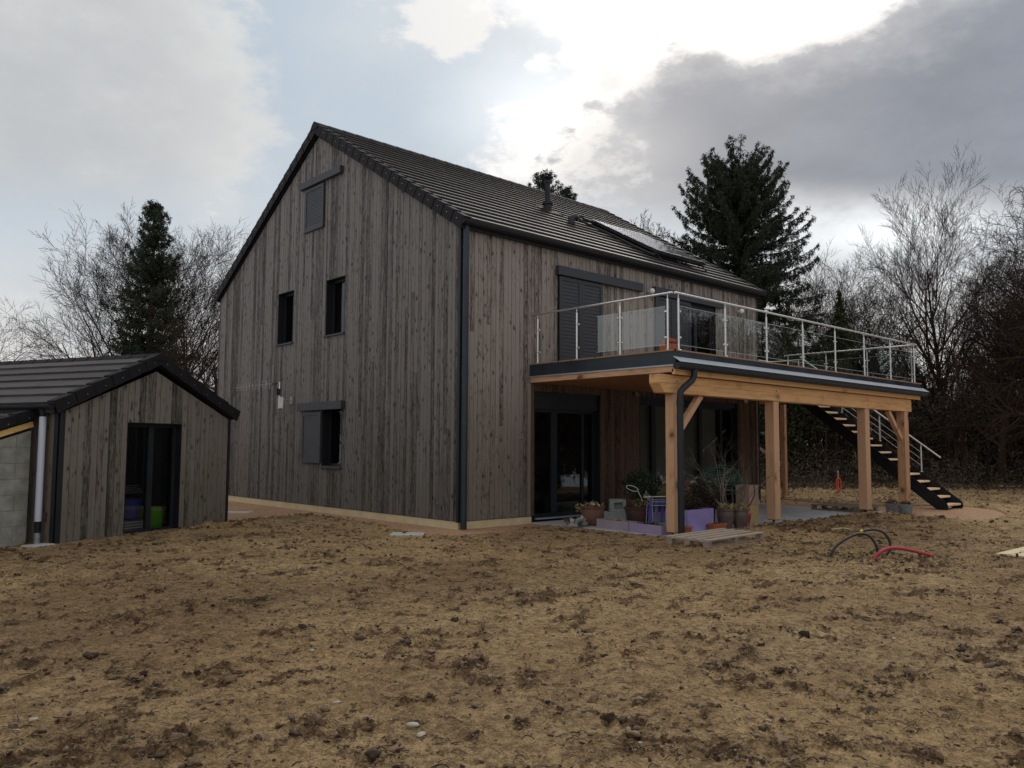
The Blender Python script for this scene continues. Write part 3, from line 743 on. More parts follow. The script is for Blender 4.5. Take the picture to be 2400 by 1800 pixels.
# ---- shutters: frame, slats, rail box
def shutter(P, u0, u1, z0, z1, d0=.045, rail=None, leaves=1, nsl=18, lab=None, wheels=None):
    s_ = MB(); T = .04; fr = .085; w = (u1-u0)/leaves
    sh = MB()
    for k in range(leaves):
        a_, b_ = u0+k*w, u0+(k+1)*w-(.004 if k < leaves-1 else 0)
        ubox(sh, P, a_, a_+fr, z0, z1, d0, d0+T); ubox(sh, P, b_-fr, b_, z0, z1, d0, d0+T)
        ubox(sh, P, a_+fr, b_-fr, z1-fr, z1, d0, d0+T); ubox(sh, P, a_+fr, b_-fr, z0, z0+fr*1.1, d0, d0+T)
        ubox(sh, P, a_+fr, b_-fr, z0+fr*1.1, z1-fr, d0+.002, d0+.008)
    root = sh.build('sliding_shutter', M['anth'], house)
    for k in range(leaves):
        a_, b_ = u0+k*w+fr, u0+(k+1)*w-fr; h = (z1-fr-z0-fr*1.1)/nsl
        for i in range(nsl):
            zb = z0+fr*1.1+i*h; m = MB()
            m.quad8([P(a_, zb+.002, d0+.0085), P(b_, zb+.002, d0+.0085), P(b_, zb+.002, d0+.030), P(a_, zb+.002, d0+.030), P(a_, zb+h-.005, d0+.0085), P(b_, zb+h-.005, d0+.0085), P(b_, zb+h-.005, d0+.025), P(a_, zb+h-.005, d0+.025)])
            m.build('slat', M['anth'], root)
    if rail:
        r = MB(); ubox(r, P, rail[0], rail[1], rail[2], rail[3], .03, .135); r.build('shutter_rail', M['anth'], house, bevel=.004)
    return root
shutter(PG, -6.40, -5.44, 7.12, 8.25, rail=(-6.62, -4.57, 8.29, 8.47), nsl=14)
shutter(PG, -6.28, -5.33, 1.20, 2.46, rail=(-6.46, -4.30, 2.50, 2.70), nsl=17)
shutter(PS, 2.77, 4.22, 3.47, 5.44, rail=(2.69, 5.69, 5.46, 5.665), leaves=2, nsl=22)
shutter(PS, 6.24, 7.74, 3.47, 5.44, rail=(6.17, 9.22, 5.46, 5.665), leaves=2, nsl=22)

# ---- roof
E0 = Vector((.231, 0, 6.148)); A0 = Vector((-W/2, 0, 9.84)); SL = (A0-E0).length; SD = (A0-E0)/SL; SN = Vector((SD.z, 0, -SD.x)) if SD.z*1 > 0 else None
SN = Vector((SD.z, 0, -SD.x)); SN = SN if SN.z > 0 else -SN
GO = .115
def roofP(side):
    def f_(s, y, n):
        p = E0+SD*s+SN*n; x = p.x if side > 0 else -W-p.x
        return (x, y, p.z)
    return f_
roof = MB()
for sd_ in (1, -1):
    P = roofP(sd_); roof.quad8([P(.04, -GO+.03, -.20), P(SL-.1, -GO+.03, -.20), P(SL-.1, L+GO-.03, -.20), P(.04, L+GO-.03, -.20), P(.04, -GO+.03, -.012), P(SL, -GO+.03, -.012), P(SL, L+GO-.03, -.012), P(.04, L+GO-.03, -.012)])
roofo = roof.build('roof', M['tiled'], house)
NC = 19; EX = SL/NC
for sd_ in (1, -1):
    P = roofP(sd_)
    for k in range(NC):
        m = MB(); s0, s1 = k*EX-.012, (k+1)*EX+.03; nt_ = 34; w = (L+2*GO-.04)/nt_
        rr = random.Random(k*7+sd_)
        nt_ = 1; w = (L+2*GO-.04)
        off_ = 0
        y = -GO+.02
        edges = [y]+[y+off_+i*w for i in range(0 if off_ else 1, nt_+1) if y+off_+i*w < L+GO-.021]+[L+GO-.02]
        for a_, b_ in zip(edges[:-1], edges[1:]):
            j = rr.uniform(-.0012, .0012); g_ = .0004
            m.quad8([P(s0+j, a_+g_, .022), P(s1, a_+g_, -.010), P(s1, b_-g_, -.010), P(s0+j, b_-g_, .022),
                     P(s0+j, a_+g_, .052), P(s1, a_+g_, .003), P(s1, b_-g_, .003), P(s0+j, b_-g_, .052)])
        m.build('tile_course', M['tile'], roofo)
def verge(parent, P, n_, ex, ya, sgn, drop=.20, top=.15, L_=None):
    for k in range(n_):
        m = MB(); s0, s1 = k*ex-.03, (k+1)*ex-.004; th = .030; y0 = ya-sgn*.0; 
        o0, o1 = .066, .040
        def q8(sA, sB, yA, yB, nA0, nA1, nB0, nB1): m.quad8([P(sA, yA, nA0), P(sB, yA, nB0), P(sB, yB, nB0), P(sA, yB, nA0), P(sA, yA, nA1), P(sB, yA, nB1), P(sB, yB, nB1), P(sA, yB, nA1)])
        q8(s0, s1, y0-sgn*.035, y0, -drop-.004, o0, -drop+.012, o1)
        q8(s0, s1, y0+sgn*.0005, y0+sgn*top, .044, o0, .010, o1)
        m.cur = 1; c_s = s0+(s1-s0)*.55; yy = y0-sgn*.040
        m.quad8([P(c_s-.006, yy, -.07), P(c_s+.006, yy, -.07), P(c_s+.006, yy+sgn*.004, -.07), P(c_s-.006, yy+sgn*.004, -.07), P(c_s-.006, yy, -.058), P(c_s+.006, yy, -.058), P(c_s+.006, yy+sgn*.004, -.058), P(c_s-.006, yy+sgn*.004, -.058)])
        m.build('verge_tile', [M['tiled'], M['screw']], parent)
for sd_ in (1, -1): verge(roofo, roofP(sd_), NC, EX, -GO, 1)
verge(roofo, roofP(1), NC, EX, L+GO, -1)
def ridge(parent, p0, p1, n_, half, drop, slope, endcap=True):
    p0, p1 = Vector(p0), Vector(p1); dv = (p1-p0)/n_; ax = dv.normalized(); sdv = Vector((0, 0, 1)).cross(ax).normalized()
    for k in range(n_):
        a_, b_ = p0+dv*k-ax*.012, p0+dv*(k+1)+ax*.015; m = MB(); pr = []
        for q, c in enumerate((a_, b_)):
            h = .010 if q == 0 else 0.
            ww = half*(1.0 if q == 0 else .95)
            pr.append([c-sdv*ww+Vector((0, 0, -drop+h)), c-sdv*ww*.5+Vector((0, 0, -drop*.22+h)), c+Vector((0, 0, .035+h)), c+sdv*ww*.5+Vector((0, 0, -drop*.22+h)), c+sdv*ww+Vector((0, 0, -drop+h)), c+Vector((0, 0, -drop*1.0+h))])
        for i in range(6):
            j = (i+1) % 6; m.face([pr[0][i], pr[0][j], pr[1][j], pr[1][i]])
        m.face(list(reversed(pr[0]))); m.face(pr[1]); m.build('ridge_tile', M['tiled'], parent)
ridge(roofo, (-W/2, -GO-.05, 9.885), (-W/2, L+GO+.05, 9.885), 27, .20, .17, 0)
# apex cap over the verge
m = MB(); m.face([(-W/2-.17, -GO-.045, 9.80), (-W/2-.10, -GO-.045, 9.62), (-W/2+.10, -GO-.045, 9.62), (-W/2+.17, -GO-.045, 9.80), (-W/2, -GO-.045, 9.90)])
m.build('apex_cap', M['tiled'], roofo)
# eaves gutter: square-backed half round
def gutter(parent, A, B, outw, r=.075, name='gutter', m=None, squash=1.):
    A, B, o_ = Vector(A), Vector(B), Vector(outw).normalized(); pr = []; n = 9
    for th in (0., .006):
        for i in range(n+1):
            q = math.pi*i/n; rr_ = r-th; pr.append((-math.cos(q)*rr_, -math.sin(q)*rr_*squash))
    ring = pr[:n+1]+list(reversed(pr[n+1:])); mb_ = MB(); R0 = []
    for c in (A, B): R0.append([c+o_*(x_+r)+Vector((0, 0, z__)) for x_, z__ in ring])
    k = len(ring)
    for i in range(k): mb_.face([R0[0][i], R0[0][(i+1) % k], R0[1][(i+1) % k], R0[1][i]])
    for q in R0: mb_.face([q[i] for i in range(n+1)])
    mb_.tube([A+o_*2*r, B+o_*2*r], .008, 6)
    return mb_.build(name, m or M['black'], parent)
gutter(house, (.15, -GO-.03, 6.135), (.15, L+GO+.03, 6.135), (1, 0, 0), r=.068, squash=1.25)
MB().box(.085, .125, -GO, L+GO, 5.99, 6.16).build('eaves_board', M['black'], house)
m = MB(); m.box(.028, .085, -.1, L+.05, 6.0, 6.03); m.build('eaves_soffit', M['black'], house)
m = MB().tube([(.112, .045, 6.08), (.112, .045, .02)], .064, 14); dp = m.build('downpipe', M['fascia'], house, smooth=True)
m = MB()
for zz in (.75, 5.6): MB().tube([(.112, .045, zz), (.112, .045, zz+.04)], .069, 12).build('pipe_collar', M['fascia'], dp)
m = MB().tube([(.112, .045, 3.0), (.112, .045, 3.2)], .069, 12); m.build('pipe_joint', M['fascia'], dp)
# stove flue
fl = MB(); base = Vector((-2.99, 5.45, 8.02)); fl.tube([base, base+Vector((0, 0, .30))], [.125, .115], 18); fl.tube([base+Vector((0, 0, .27)), base+Vector((0, 0, .32))], .15, 18); fl.tube([base+Vector((0, 0, .2)), base+Vector((0, 0, .92))], .075, 18)
flo = fl.build('stove_flue', M['black'], house, smooth=True)
c_ = MB(); c_.lathe([(.075, .88), (.10, .89), (.10, .92), (.07, .92)], base, 18); c_.lathe([(.05, .97), (.15, 1.015), (.155, 1.03), (.03, 1.045)], base, 18)
for q in range(4): c_.tube([base+Vector((.08*math.cos(q*1.57), .08*math.sin(q*1.57), .91)), base+Vector((.10*math.cos(q*1.57), .10*math.sin(q*1.57), 1.0))], .007, 4)
c_.tube([base+Vector((0, 0, 1.03)), base+Vector((0, 0, 1.17))], .005, 4)
c_.build('flue_cap', M['fascia'], flo)
m = MB(); P = roofP(1); sF = (base-E0).dot(SD); m.quad8([P(sF-.32, base.y-.28, .04), P(sF+.3, base.y-.28, .03), P(sF+.3, base.y+.28, .03), P(sF-.32, base.y+.28, .04), P(sF-.32, base.y-.28, .052), P(sF+.3, base.y-.28, .042), P(sF+.3, base.y+.28, .042), P(sF-.32, base.y+.28, .052)]); m.build('flue_flashing', M['tiled'], flo)
# vent cowl tile for the collector pipes
P = roofP(1); sC = (Vector((-2.05, 5.4, 7.5))-E0).dot(SD)
m = MB(); q = [Vector(P(sC, 5.40, .0)), Vector(P(sC, 5.40, .0))+Vector((0, 0, .17)), Vector(P(sC, 5.47, .0))+Vector((0, .02, .235)), Vector(P(sC, 5.62, .0))+Vector((.02, 0, .22))]
m.tube(q, [.10, .095, .085, .075], 12); m.build('pipe_cowl', M['anthd'], house, smooth=True)
# ---- solar collector, propped steeper edge towards the camera
col = empty('solar_collector'); tag(col, 'glazed solar thermal collector on black brackets halfway along the tiled roof', 'solar panel')
pTL, pTR, pBL = None, None, None
def RP(s, y, n): return Vector(roofP(1)(s, y, n))
s_lo = .86; s_hi = 3.47; yA, yB = 6.90, 9.16
def panel(ya, yb):
    a_, b_, c2, d2 = RP(s_lo, ya, .17), RP(s_hi, ya, .08), RP(s_hi, yb, .08), RP(s_lo, yb, .17)
    nrm = (b_-a_).cross(d2-a_).normalized(); nrm = nrm if nrm.z > 0 else -nrm
    m = MB(); m.quad8([a_, b_, c2, d2]+[q+nrm*.085 for q in (a_, b_, c2, d2)]); o = m.build('collector_panel', M['black'], col)
    ins = lambda t_, u_: a_+(b_-a_)*t_+(d2-a_)*u_
    g_ = [ins(.02, .03), ins(.98, .03), ins(.98, .97), ins(.02, .97)]
    MB().quad8([q+nrm*.0855 for q in g_]+[q+nrm*.089 for q in g_]).build('cover_glass', M['panelglass'], o)
    s4 = [ins(0, 0), ins(1, 0), ins(1, 1), ins(0, 1)]
panel(yA, yA+1.12); panel(yA+1.14, yB)
for yy in (yA+.12, yA+.95, yA+1.35, yB-.12):
    br = MB().tube([RP(s_lo+.15, yy, .17), RP(s_lo-.25, yy, .05)], .018, 4); br.tube([RP(s_lo+.1, yy, .05), RP(s_lo+.1, yy, .17)], .018, 4); br.build('mounting_bracket', M['black'], col)
MB().tube([RP(s_lo+.05, yA-.05, .14), RP(s_lo+.05, yB+.05, .14)], .022, 4).build('mounting_rail', M['black'], col); MB().tube([RP(s_hi-.1, yA-.05, .05), RP(s_hi-.1, yB+.05, .05)], .018, 4).build('mounting_rail', M['black'], col)
pp = MB(); pp.tube([RP(sC+.02, 5.6, .20), RP(3.1, 5.95, .20), RP(3.2, 6.5, .14), RP(s_hi-.15, yA, .14)], .030, 8)
pp.tube([RP(sC, 5.62, .17), RP(2.7, 6.05, .12), RP(2.1, 6.5, .10), RP(1.4, 6.7, .09), RP(.86, 6.85, .10), RP(.92, yA+.15, .17)], .032, 8); pp.build('insulated_pipe', M['rubber'], col, smooth=True)

# ---- patio deck
deck = empty('balcony_deck'); tag(deck, 'raised timber balcony deck on square posts along the house side', 'deck')
nb = 26; w = (DX-.02)/nb
for i in range(nb): MB().box(.03+i*w, .03+(i+1)*w-.006, DY0, DY1, ZD-.028, ZD).build('deck_board', M['deckw'], deck)
for i in range(9): MB().box(-1.35+i*.15, -1.35+(i+1)*.15-.006, L+.06, DY1, ZD-.028, ZD).build('deck_board', M['deckw'], deck)
MB().box(.03, DX+.03, DY0-.03, DY0-.002, ZD-.022, ZD+.004).build('edge_board', M['deckw'], deck)
MB().box(DX+.002, DX+.03, DY0-.03, DY1+.03, ZD-.022, ZD+.004).build('edge_board', M['deckw'], deck)
m = MB(); m.box(.028, DX, DY0-.012, DY0, 3.12, ZD-.03); m.build('fascia_sheet', M['fascia'], deck)
m = MB(); m.box(DX, DX+.012, DY0-.012, DY1+.012, 3.05, ZD-.03); m.build('fascia_sheet', M['fascia'], deck)
MB().box(-1.35, DX-.002, DY1, DY1+.012, 3.05, ZD-.03).build('fascia_sheet', M['fascia'], deck)
m = MB(); m.box(.028, DX+.001, DY0-.02, DY0-.013, 3.108, 3.135); m.build('drip_trim', M['zinc'], deck)
MB().box(.03, DX-.04, DY0+.0, DY0+.07, 3.00, 3.118).build('edge_joist', M['beamx'], deck)
MB().box(DX-.07, DX-.002, DY0+.0, DY1-.02, 2.955, 3.05).build('edge_board', M['beam'], deck)
for i in range(24): MB().box(.03+i*.154, .03+(i+1)*.154-.004, DY0+.075, DY1-.05, 3.0, 3.022).build('soffit_board', M['soffit'], deck)
MB().box(-1.35, -.01, L+.05, DY1-.05, 3.0, 3.02).build('soffit_board', M['soffit'], deck)
# box gutter with bright back edge
gt = gutter(deck, (DX+.02, DY0-.09, 3.155), (DX+.02, DY1+.05, 3.155), (1, 0, 0), r=.085, squash=1.45, m=M['anthd'])
m = MB(); ya_, yb_ = DY0-.13, DY1+.09; m.quad8([(DX+.05, ya_, 3.262), (DX+.05, yb_, 3.262), (DX+.205, yb_, 3.160), (DX+.205, ya_, 3.160), (DX+.05, ya_, 3.266), (DX+.05, yb_, 3.266), (DX+.207, yb_, 3.164), (DX+.207, ya_, 3.164)]); m.build('drip_flashing', M['zinc'], deck)
# main beam with chamfered near end
bx0, bx1 = 3.44, 3.68; bz0, bz1 = 2.62, 2.95; m = MB(); ya = 1.62
m.quad8([(bx0, ya+.14, bz0), (bx1, ya+.14, bz0), (bx1, 12.72, bz0), (bx0, 12.72, bz0), (bx0, ya, bz0+.17), (bx1, ya, bz0+.17), (bx1, 12.72, bz0+.17), (bx0, 12.72, bz0+.17)])
m.box(bx0, bx1, ya, 12.72, bz0+.1701, bz1); m.build('beam', M['beam'], deck, bevel=.008)
PY = [(2.04, 2.20), (5.55, 5.76), (9.90, 10.14), (12.26, 12.52)]
for i, (a_, b_) in enumerate(PY):
    zb = (.10, .13, .13, .20)[i]
    p_ = MB().box((3.48, 3.455, 3.455, 3.455)[i], 3.67, a_, b_, zb, bz0-.002).build('post', M['post'], deck, bevel=.008)
    m = MB(); m.tube([(3.56, (a_+b_)/2, .02), (3.56, (a_+b_)/2, zb)], .022, 10); m.box(3.48, 3.64, (a_+b_)/2-.08, (a_+b_)/2+.08, .0301, .042); m.box(3.48, 3.64, (a_+b_)/2-.08, (a_+b_)/2+.08, zb-.012, zb-.0005)
    m.build('post_foot', M['black'], p_)
def brace(y0, z0, y1, z1, w=.10):
    d_ = Vector((0, y1-y0, z1-z0)).normalized(); n_ = Vector((0, -d_.z, d_.y))*w*.5*1.15; A, B = Vector((0, y0, z0)), Vector((0, y1, z1)); pr = [A-n_, A+n_, B+n_, B-n_]
    xs = (3.51, 3.61); m = MB(); m.quad8([Vector((xs[0], q.y, q.z)) for q in pr]+[Vector((xs[1], q.y, q.z)) for q in pr]); m.build('brace', M['post'], deck)
brace(2.19, 1.80, 3.02, 2.62); brace(12.24, 1.90, 11.45, 2.62)
for i, (a_, b_) in enumerate(PY):
    for dz_ in (.09, .22):
        MB().tube([(bx1, (a_+b_)/2, bz0+dz_), (bx1+.012, (a_+b_)/2, bz0+dz_)], .016, 8).build('bolt', M['galv'], deck)
# landing post, brace behind the house
MB().box(-.95, -.80, 14.05, 14.2, .10, 3.02).build('post', M['post'], deck)
m = MB(); m.tube([(-1.3, 13.0, 1.75), (-.95, 14.1, 1.1)], .06, 4, sq=True); m.build('brace', M['greyw'], deck)
# deck downpipe
m = MB().tube([(DX+.10, 2.36, 3.08), (DX+.10, 2.36, 2.95), (DX+.09, 2.31, 2.86), (DX+.05, 2.12, 2.72), (DX+.04, 2.02, 2.64), (DX+.04, 2.0, 2.50), (DX+.04, 2.0, .06)], .060, 16); ddp = m.build('downpipe', M['anthd'], deck, smooth=True)
for z_a, z_b in ((2.38, 2.47), (.9, .95)): MB().tube([(DX+.04, 2.0, z_a), (DX+.04, 2.0, z_b)], .066, 14).build('pipe_collar', M['anthd'], ddp)

# ---- railing
rail = empty('glass_railing'); tag(rail, 'stainless steel railing with glass panels round the balcony deck', 'railing')
def rpost(x, y, z0, h, T=.021, sides=()):
    m = MB(); m.tube([(x, y, z0), (x, y, z0+h-.10)], T, 12); m.tube([(x, y, z0+h-.10), (x, y, z0+h-.02)], .009, 8); m.lathe([(.055, 0), (.055, .008), (.025, .016), (.021, .02)], (x, y, z0), 16)
    o = m.build('rail_post', M['steel'], rail, smooth=True)
    for (dx, dy) in sides:
        for zz in (.24, .72):
            q = MB().tube([(x+dx*.018, y+dy*.018, z0+zz), (x+dx*.062, y+dy*.062, z0+zz)], .020, 10); q.build('glass_clamp', M['steel'], o, smooth=True)
    return o
ZR = ZD+.004; RH = 1.06; FX = 3.74; FYs = [2.12, 3.65, 5.19, 6.72, 8.25, 9.78, 11.31, 12.84]; SXs = [.19, 1.33, 2.47, 3.60]; RY = 1.98
for i, x in enumerate(SXs): rpost(x, RY, ZR, RH, sides=((1, 0),) if i == 0 else (((-1, 0),) if i == 3 else ((-1, 0), (1, 0)) if i > 1 else ((1, 0),)))
for i, y in enumerate(FYs): rpost(FX, y, ZR, RH, sides=((0, 1),) if i == 0 else ((0, -1),) if i == 7 else ((0, -1), (0, 1)))
BXs = [3.62, 2.40, 1.18, -.04]
for x in BXs: rpost(x, DY1-.07, ZR, RH, sides=((1, 0), (-1, 0)))
def rod(pts, r=.0215, name='handrail', par=None): return MB().tube(pts, r, 12).build(name, M['steel'], par or rail, smooth=True)
rod([(.03, RY, ZR+RH), (FX-.03, RY, ZR+RH)]); rod([(FX, RY+.03, ZR+RH), (FX, DY1-.03, ZR+RH)]); rod([(FX-.02, DY1-.07, ZR+RH), (-.16, DY1-.07, ZR+RH)])
def gpan(x0, x1, y0, y1):
    g_ = MB().box(x0, x1, y0, y1, ZR+.11, ZR+.82).build('glass_panel', M['glass'], rail)
    for z_ in (.104, .8205): MB().box(x0, x1, y0, y1, ZR+z_, ZR+z_+.0055).build('polished_edge', M['gedge'], g_)
gpan(1.86, 2.415, RY-.004, RY+.004); gpan(2.525, 3.545, RY-.004, RY+.004)
for a_, b_ in zip(FYs[:-1], FYs[1:]): gpan(FX-.004, FX+.004, a_+.055, b_-.055)
for a_, b_ in zip(BXs[:-1], BXs[1:]): gpan(b_+.055, a_-.055, DY1-.074, DY1-.066)

# ---- outdoor stair, running towards +X beside the far end of the deck
stair = empty('outdoor_stair', (0, 0, 0)); tag(stair, 'open stair with black steel stringers and wooden treads going down beside the deck', 'staircase')
SY0, SY1 = 13.15, 14.25; rise, run = .2, .262; nT = 17; xb = 4.32       # lowest tread nose x
slope = rise/run
def zstr(x): return .14+(xb-x)*slope
def stringer(ya, yb):
    m = MB(); top = Vector((-.45, 0, zstr(-.45)+.06)); off_ = .34
    xe = xb+.10
    prof = [(-.45, zstr(-.45)+.07), (xb+.02, zstr(xb+.02)+.07), (xb+.06, .06), (xb-.0, -.03), (xb-.17, -.05), (-.45, zstr(-.45)-.30)]
    m.face([(x, ya, z) for x, z in prof]); m.face([(x, yb, z) for x, z in reversed(prof)])
    for i in range(6):
        j = (i+1) % 6; m.face([(prof[i][0], ya, prof[i][1]), (prof[j][0], ya, prof[j][1]), (prof[j][0], yb, prof[j][1]), (prof[i][0], yb, prof[i][1])])
    return m.build('stringer', M['black'], stair)
stringer(SY0, SY0+.012); stringer(SY1-.012, SY1)
for i in range(nT):
    x = xb-i*run; z = .14+i*rise
    if z > ZD-.1: break
    MB().box(x-.27, x, SY0+.013, SY1-.013, z-.050, z).build('tread', M['tread'], stair, bevel=.004)
hp = MB()
def zh(x): return zstr(x)+.87
for x in (3.32, 2.17, 1.04):
    m = MB(); m.tube([(x, SY1-.03, zstr(x)+.06), (x, SY1-.03, zh(x)-.08)], .021, 10); m.tube([(x, SY1-.03, zh(x)-.08), (x, SY1-.03, zh(x))], .009, 8); m.lathe([(.05, 0), (.05, .008)], (x, SY1-.03, zstr(x)+.072), 12); m.build('rail_post', M['steel'], stair, smooth=True)
rod([(3.84, SY1-.03, zh(3.84)), (-.3, SY1-.03, zh(-.3))], par=stair)
for k in (.24, .43, .62): rod([(3.34, SY1-.03, zstr(3.34)+k), (-.3, SY1-.03, zstr(-.3)+k)], r=.006, name='rail_cable', par=stair)
# landing + its rails
MB().box(-1.35, -.40, DY1+.02, SY1, ZD-.06, ZD-.0).build('landing', M['deckw'], stair)
m = MB()
rod([(-1.3, SY1-.03, ZR+RH-.02), (-.2, SY1-.03, ZR+RH-.02)], par=stair); rod([(-1.3, SY1-.03, ZR+RH-.02), (-1.3, L+.35, ZR+RH-.02)], par=stair)
for p_ in ((-1.3, SY1-.03), (-.35, SY1-.03), (-1.3, 12.6), (-1.3, L+.4)): 
    MB().tube([(p_[0], p_[1], ZR), (p_[0], p_[1], ZR+RH-.03)], .021, 10).build('rail_post', M['steel'], stair, smooth=True)

# ---- shed with its own axes
shed = empty('garden_shed', SHO, R(SH_ANG)); tag(shed, 'small gabled shed clad in weathered boards with a glazed sliding door', 'shed')
def PF(u, z, d): return (u, -d, z)
SLp = .435; SEz = 2.24; SAz = SEz+SLp*SW/2
def stop(u): return (2.985-.845*abs(u-SW/2)/(SW/2))
DH = [(1.335, 2.60, .02, 2.03)]
m = MB(); holewall(m, PF, 0, SW, stop, 0, DH, -.001); sf = m.build('front_wall', M['black'], shed)
nsh = clad(sf, PF, .10, SW-.05, stop, .03, DH, M['shedwood'], .122, .35, rs=3, forced=(SW/2,))
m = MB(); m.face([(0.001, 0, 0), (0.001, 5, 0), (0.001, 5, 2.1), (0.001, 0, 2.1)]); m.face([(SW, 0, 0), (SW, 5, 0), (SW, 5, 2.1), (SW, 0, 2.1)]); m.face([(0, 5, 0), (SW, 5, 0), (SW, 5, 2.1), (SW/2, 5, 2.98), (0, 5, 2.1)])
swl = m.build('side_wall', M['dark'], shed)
def PL(u, z, d): return (-d, u, z)
clad(swl, PL, .06, .62, lambda u: 2.14, .03, [], M['shedwood2'], .14, 0, rs=4)
m = MB(); ubox(m, PF, .0, .085, .01, 2.16, .0245, .034); ubox(m, PL, -.0245, .055, .01, 2.14, .027, .034); m.build('corner_trim', M['anthd'], shed)
m = MB(); ubox(m, PF, SW-.045, SW+.012, .01, 2.16, .0245, .034); m.build('corner_trim', M['anthd'], shed)
sd_door = window(PF, DH[0], depth=.10, fr=.06, name='glazed_door', mull=((1.935, 2.045),), box=.0, sill=False, parent=shed, pane=M['pane'], lining=.16)
ubox(MB(), PF, 1.33, 2.61, .0, .018, -.1, .06).build('threshold', M['zinc'], sd_door)
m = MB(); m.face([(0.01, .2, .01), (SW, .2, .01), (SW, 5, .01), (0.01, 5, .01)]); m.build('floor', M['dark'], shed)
def sroofP(side):
    E = Vector((-.14, 0, 2.285)); A = Vector((SW/2, 0, 3.265)); Lr = (A-E).length; dv = (A-E)/Lr; nv_ = Vector((-dv.z, 0, dv.x))
    def f_(s, y, n):
        p = E+dv*s+nv_*n; return ((p.x if side < 0 else SW-p.x), y, p.z)
    return f_, Lr
m = MB()
for sd_ in (-1, 1):
    P, Lr = sroofP(sd_); m.quad8([P(.03, -.08, -.16), P(Lr-.05, -.08, -.16), P(Lr-.05, 5.1, -.16), P(.03, 5.1, -.16), P(.03, -.08, -.012), P(Lr, -.08, -.012), P(Lr, 5.1, -.012), P(.03, 5.1, -.012)])
sroof = m.build('roof', M['tiled'], shed)
NS = 6; sx_ = Lr/NS
for sd_ in (-1, 1):
    P, Lr = sroofP(sd_)
    for k in range(NS):
        rr = random.Random(k); m = MB(); s0, s1 = k*sx_-.012, (k+1)*sx_+.03; edges = [-.08]+[-.08+(.17 if k % 2 else .33)+i*.33 for i in range(16) if -.08+(.17 if k % 2 else .33)+i*.33 < 5.1]+[5.12]
        for a_, b_ in zip(edges[:-1], edges[1:]):
            j = rr.uniform(-.002, .002); g_ = .0008
            m.quad8([P(s0+j, a_+g_, .004), P(s1, a_+g_, -.010), P(s1, b_-g_, -.010), P(s0+j, b_-g_, .004), P(s0+j, a_+g_, .040+j), P(s1, a_+g_, .002), P(s1, b_-g_, .002), P(s0+j, b_-g_, .040+j)])
        m.build('tile_course', M['tile'], sroof)
    verge(sroof, P, NS, sx_, -.09, 1, drop=.15, top=.13)
ridge(sroof, (SW/2, -.13, 3.285), (SW/2, 5.1, 3.285), 14, .15, .11, 0)
m = MB(); m.face([(SW/2-.16, -.128, 3.25), (SW/2-.09, -.128, 3.10), (SW/2+.09, -.128, 3.10), (SW/2+.16, -.128, 3.25), (SW/2, -.128, 3.33)]); m.build('apex_cap', M['tiled'], sroof)
gutter(shed, (-.155, -.10, 2.262), (-.155, 5.1, 2.262), (-1, 0, 0), r=.055, squash=1.2)
MB().box(-.145, -.11, -.07, 5, 2.14, 2.27).build('eaves_board', M['black'], shed)
# grey pvc downpipe: three pieces
m = MB().tube([(-.13, .20, .40), (-.13, .20, 2.08)], .052, 16); spp = m.build('downpipe', M['pvc'], shed, smooth=True)
MB().tube([(-.13, .20, .22), (-.13, .20, .40)], .050, 16).build('pipe_joint', M['black'], spp, smooth=True)
MB().tube([(-.13, .20, -.02), (-.13, .20, .22)], .048, 16).build('pipe_base', M['galv'], spp, smooth=True)
MB().tube([(-.13, .20, 2.08), (-.14, .20, 2.2)], .045, 16).build('gutter_outlet', M['black'], spp, smooth=True)
# things inside the shed
def sh_obj(name, mb, m, x, y, z, lab, cat, rz=0, **k):
    p = SHO+sex*x+sey*y+Vector((0, 0, z)); o = mb.build(name, m, **k); o.location = p; o.rotation_euler = (0, 0, R(SH_ANG)+rz); tag(o, lab, cat); return o
b_ = MB(); b_.box(-.22, .22, -.18, .18, 0, .012)
for q in ((-.22, -.20, -.18, .18), (.20, .22, -.18, .18), (-.2, .2, -.18, -.16), (-.2, .2, .16, .18)): b_.box(*q, .012, .24)
bb = sh_obj('storage_basket', b_, M['greyp'], 1.86, .50, .012, 'grey slatted plastic basket on the shed floor behind the left door pane', 'basket')
for k in range(4): MB().box(-.225, .225, -.187, -.181, .04+k*.05, .065+k*.05).build('slat', M['white'], bb)
b_ = MB().lathe([(.19, 0), (.21, .02), (.235, .36), (.225, .37)], (0, 0, 0), 24); sh_obj('blue_tub', b_, M['blue'], 1.88, .50, .26, 'blue plastic tub stacked on the grey basket inside the shed', 'tub', smooth=True)
b_ = MB().lathe([(.19, 0), (.215, .05), (.225, .30), (.20, .44), (.19, .445)], (0, 0, 0), 24); sh_obj('green_bag', b_, M['green'], 2.36, .45, .012, 'bright green plastic bag standing on the shed floor behind the right door pane', 'bag', smooth=True)
b_ = MB()
for k in range(6): b_.tube([(-.25, -.02*k, k*.028), (.22+.03*(k % 2), .02*k, k*.022+.03*((k*7) % 3)*.4)], .008, 5)
sh_obj('wire_bundle', b_, M['rag'], 1.92, .46, .74, 'bundle of pale wire rods above the blue tub in the shed', 'wire bundle')

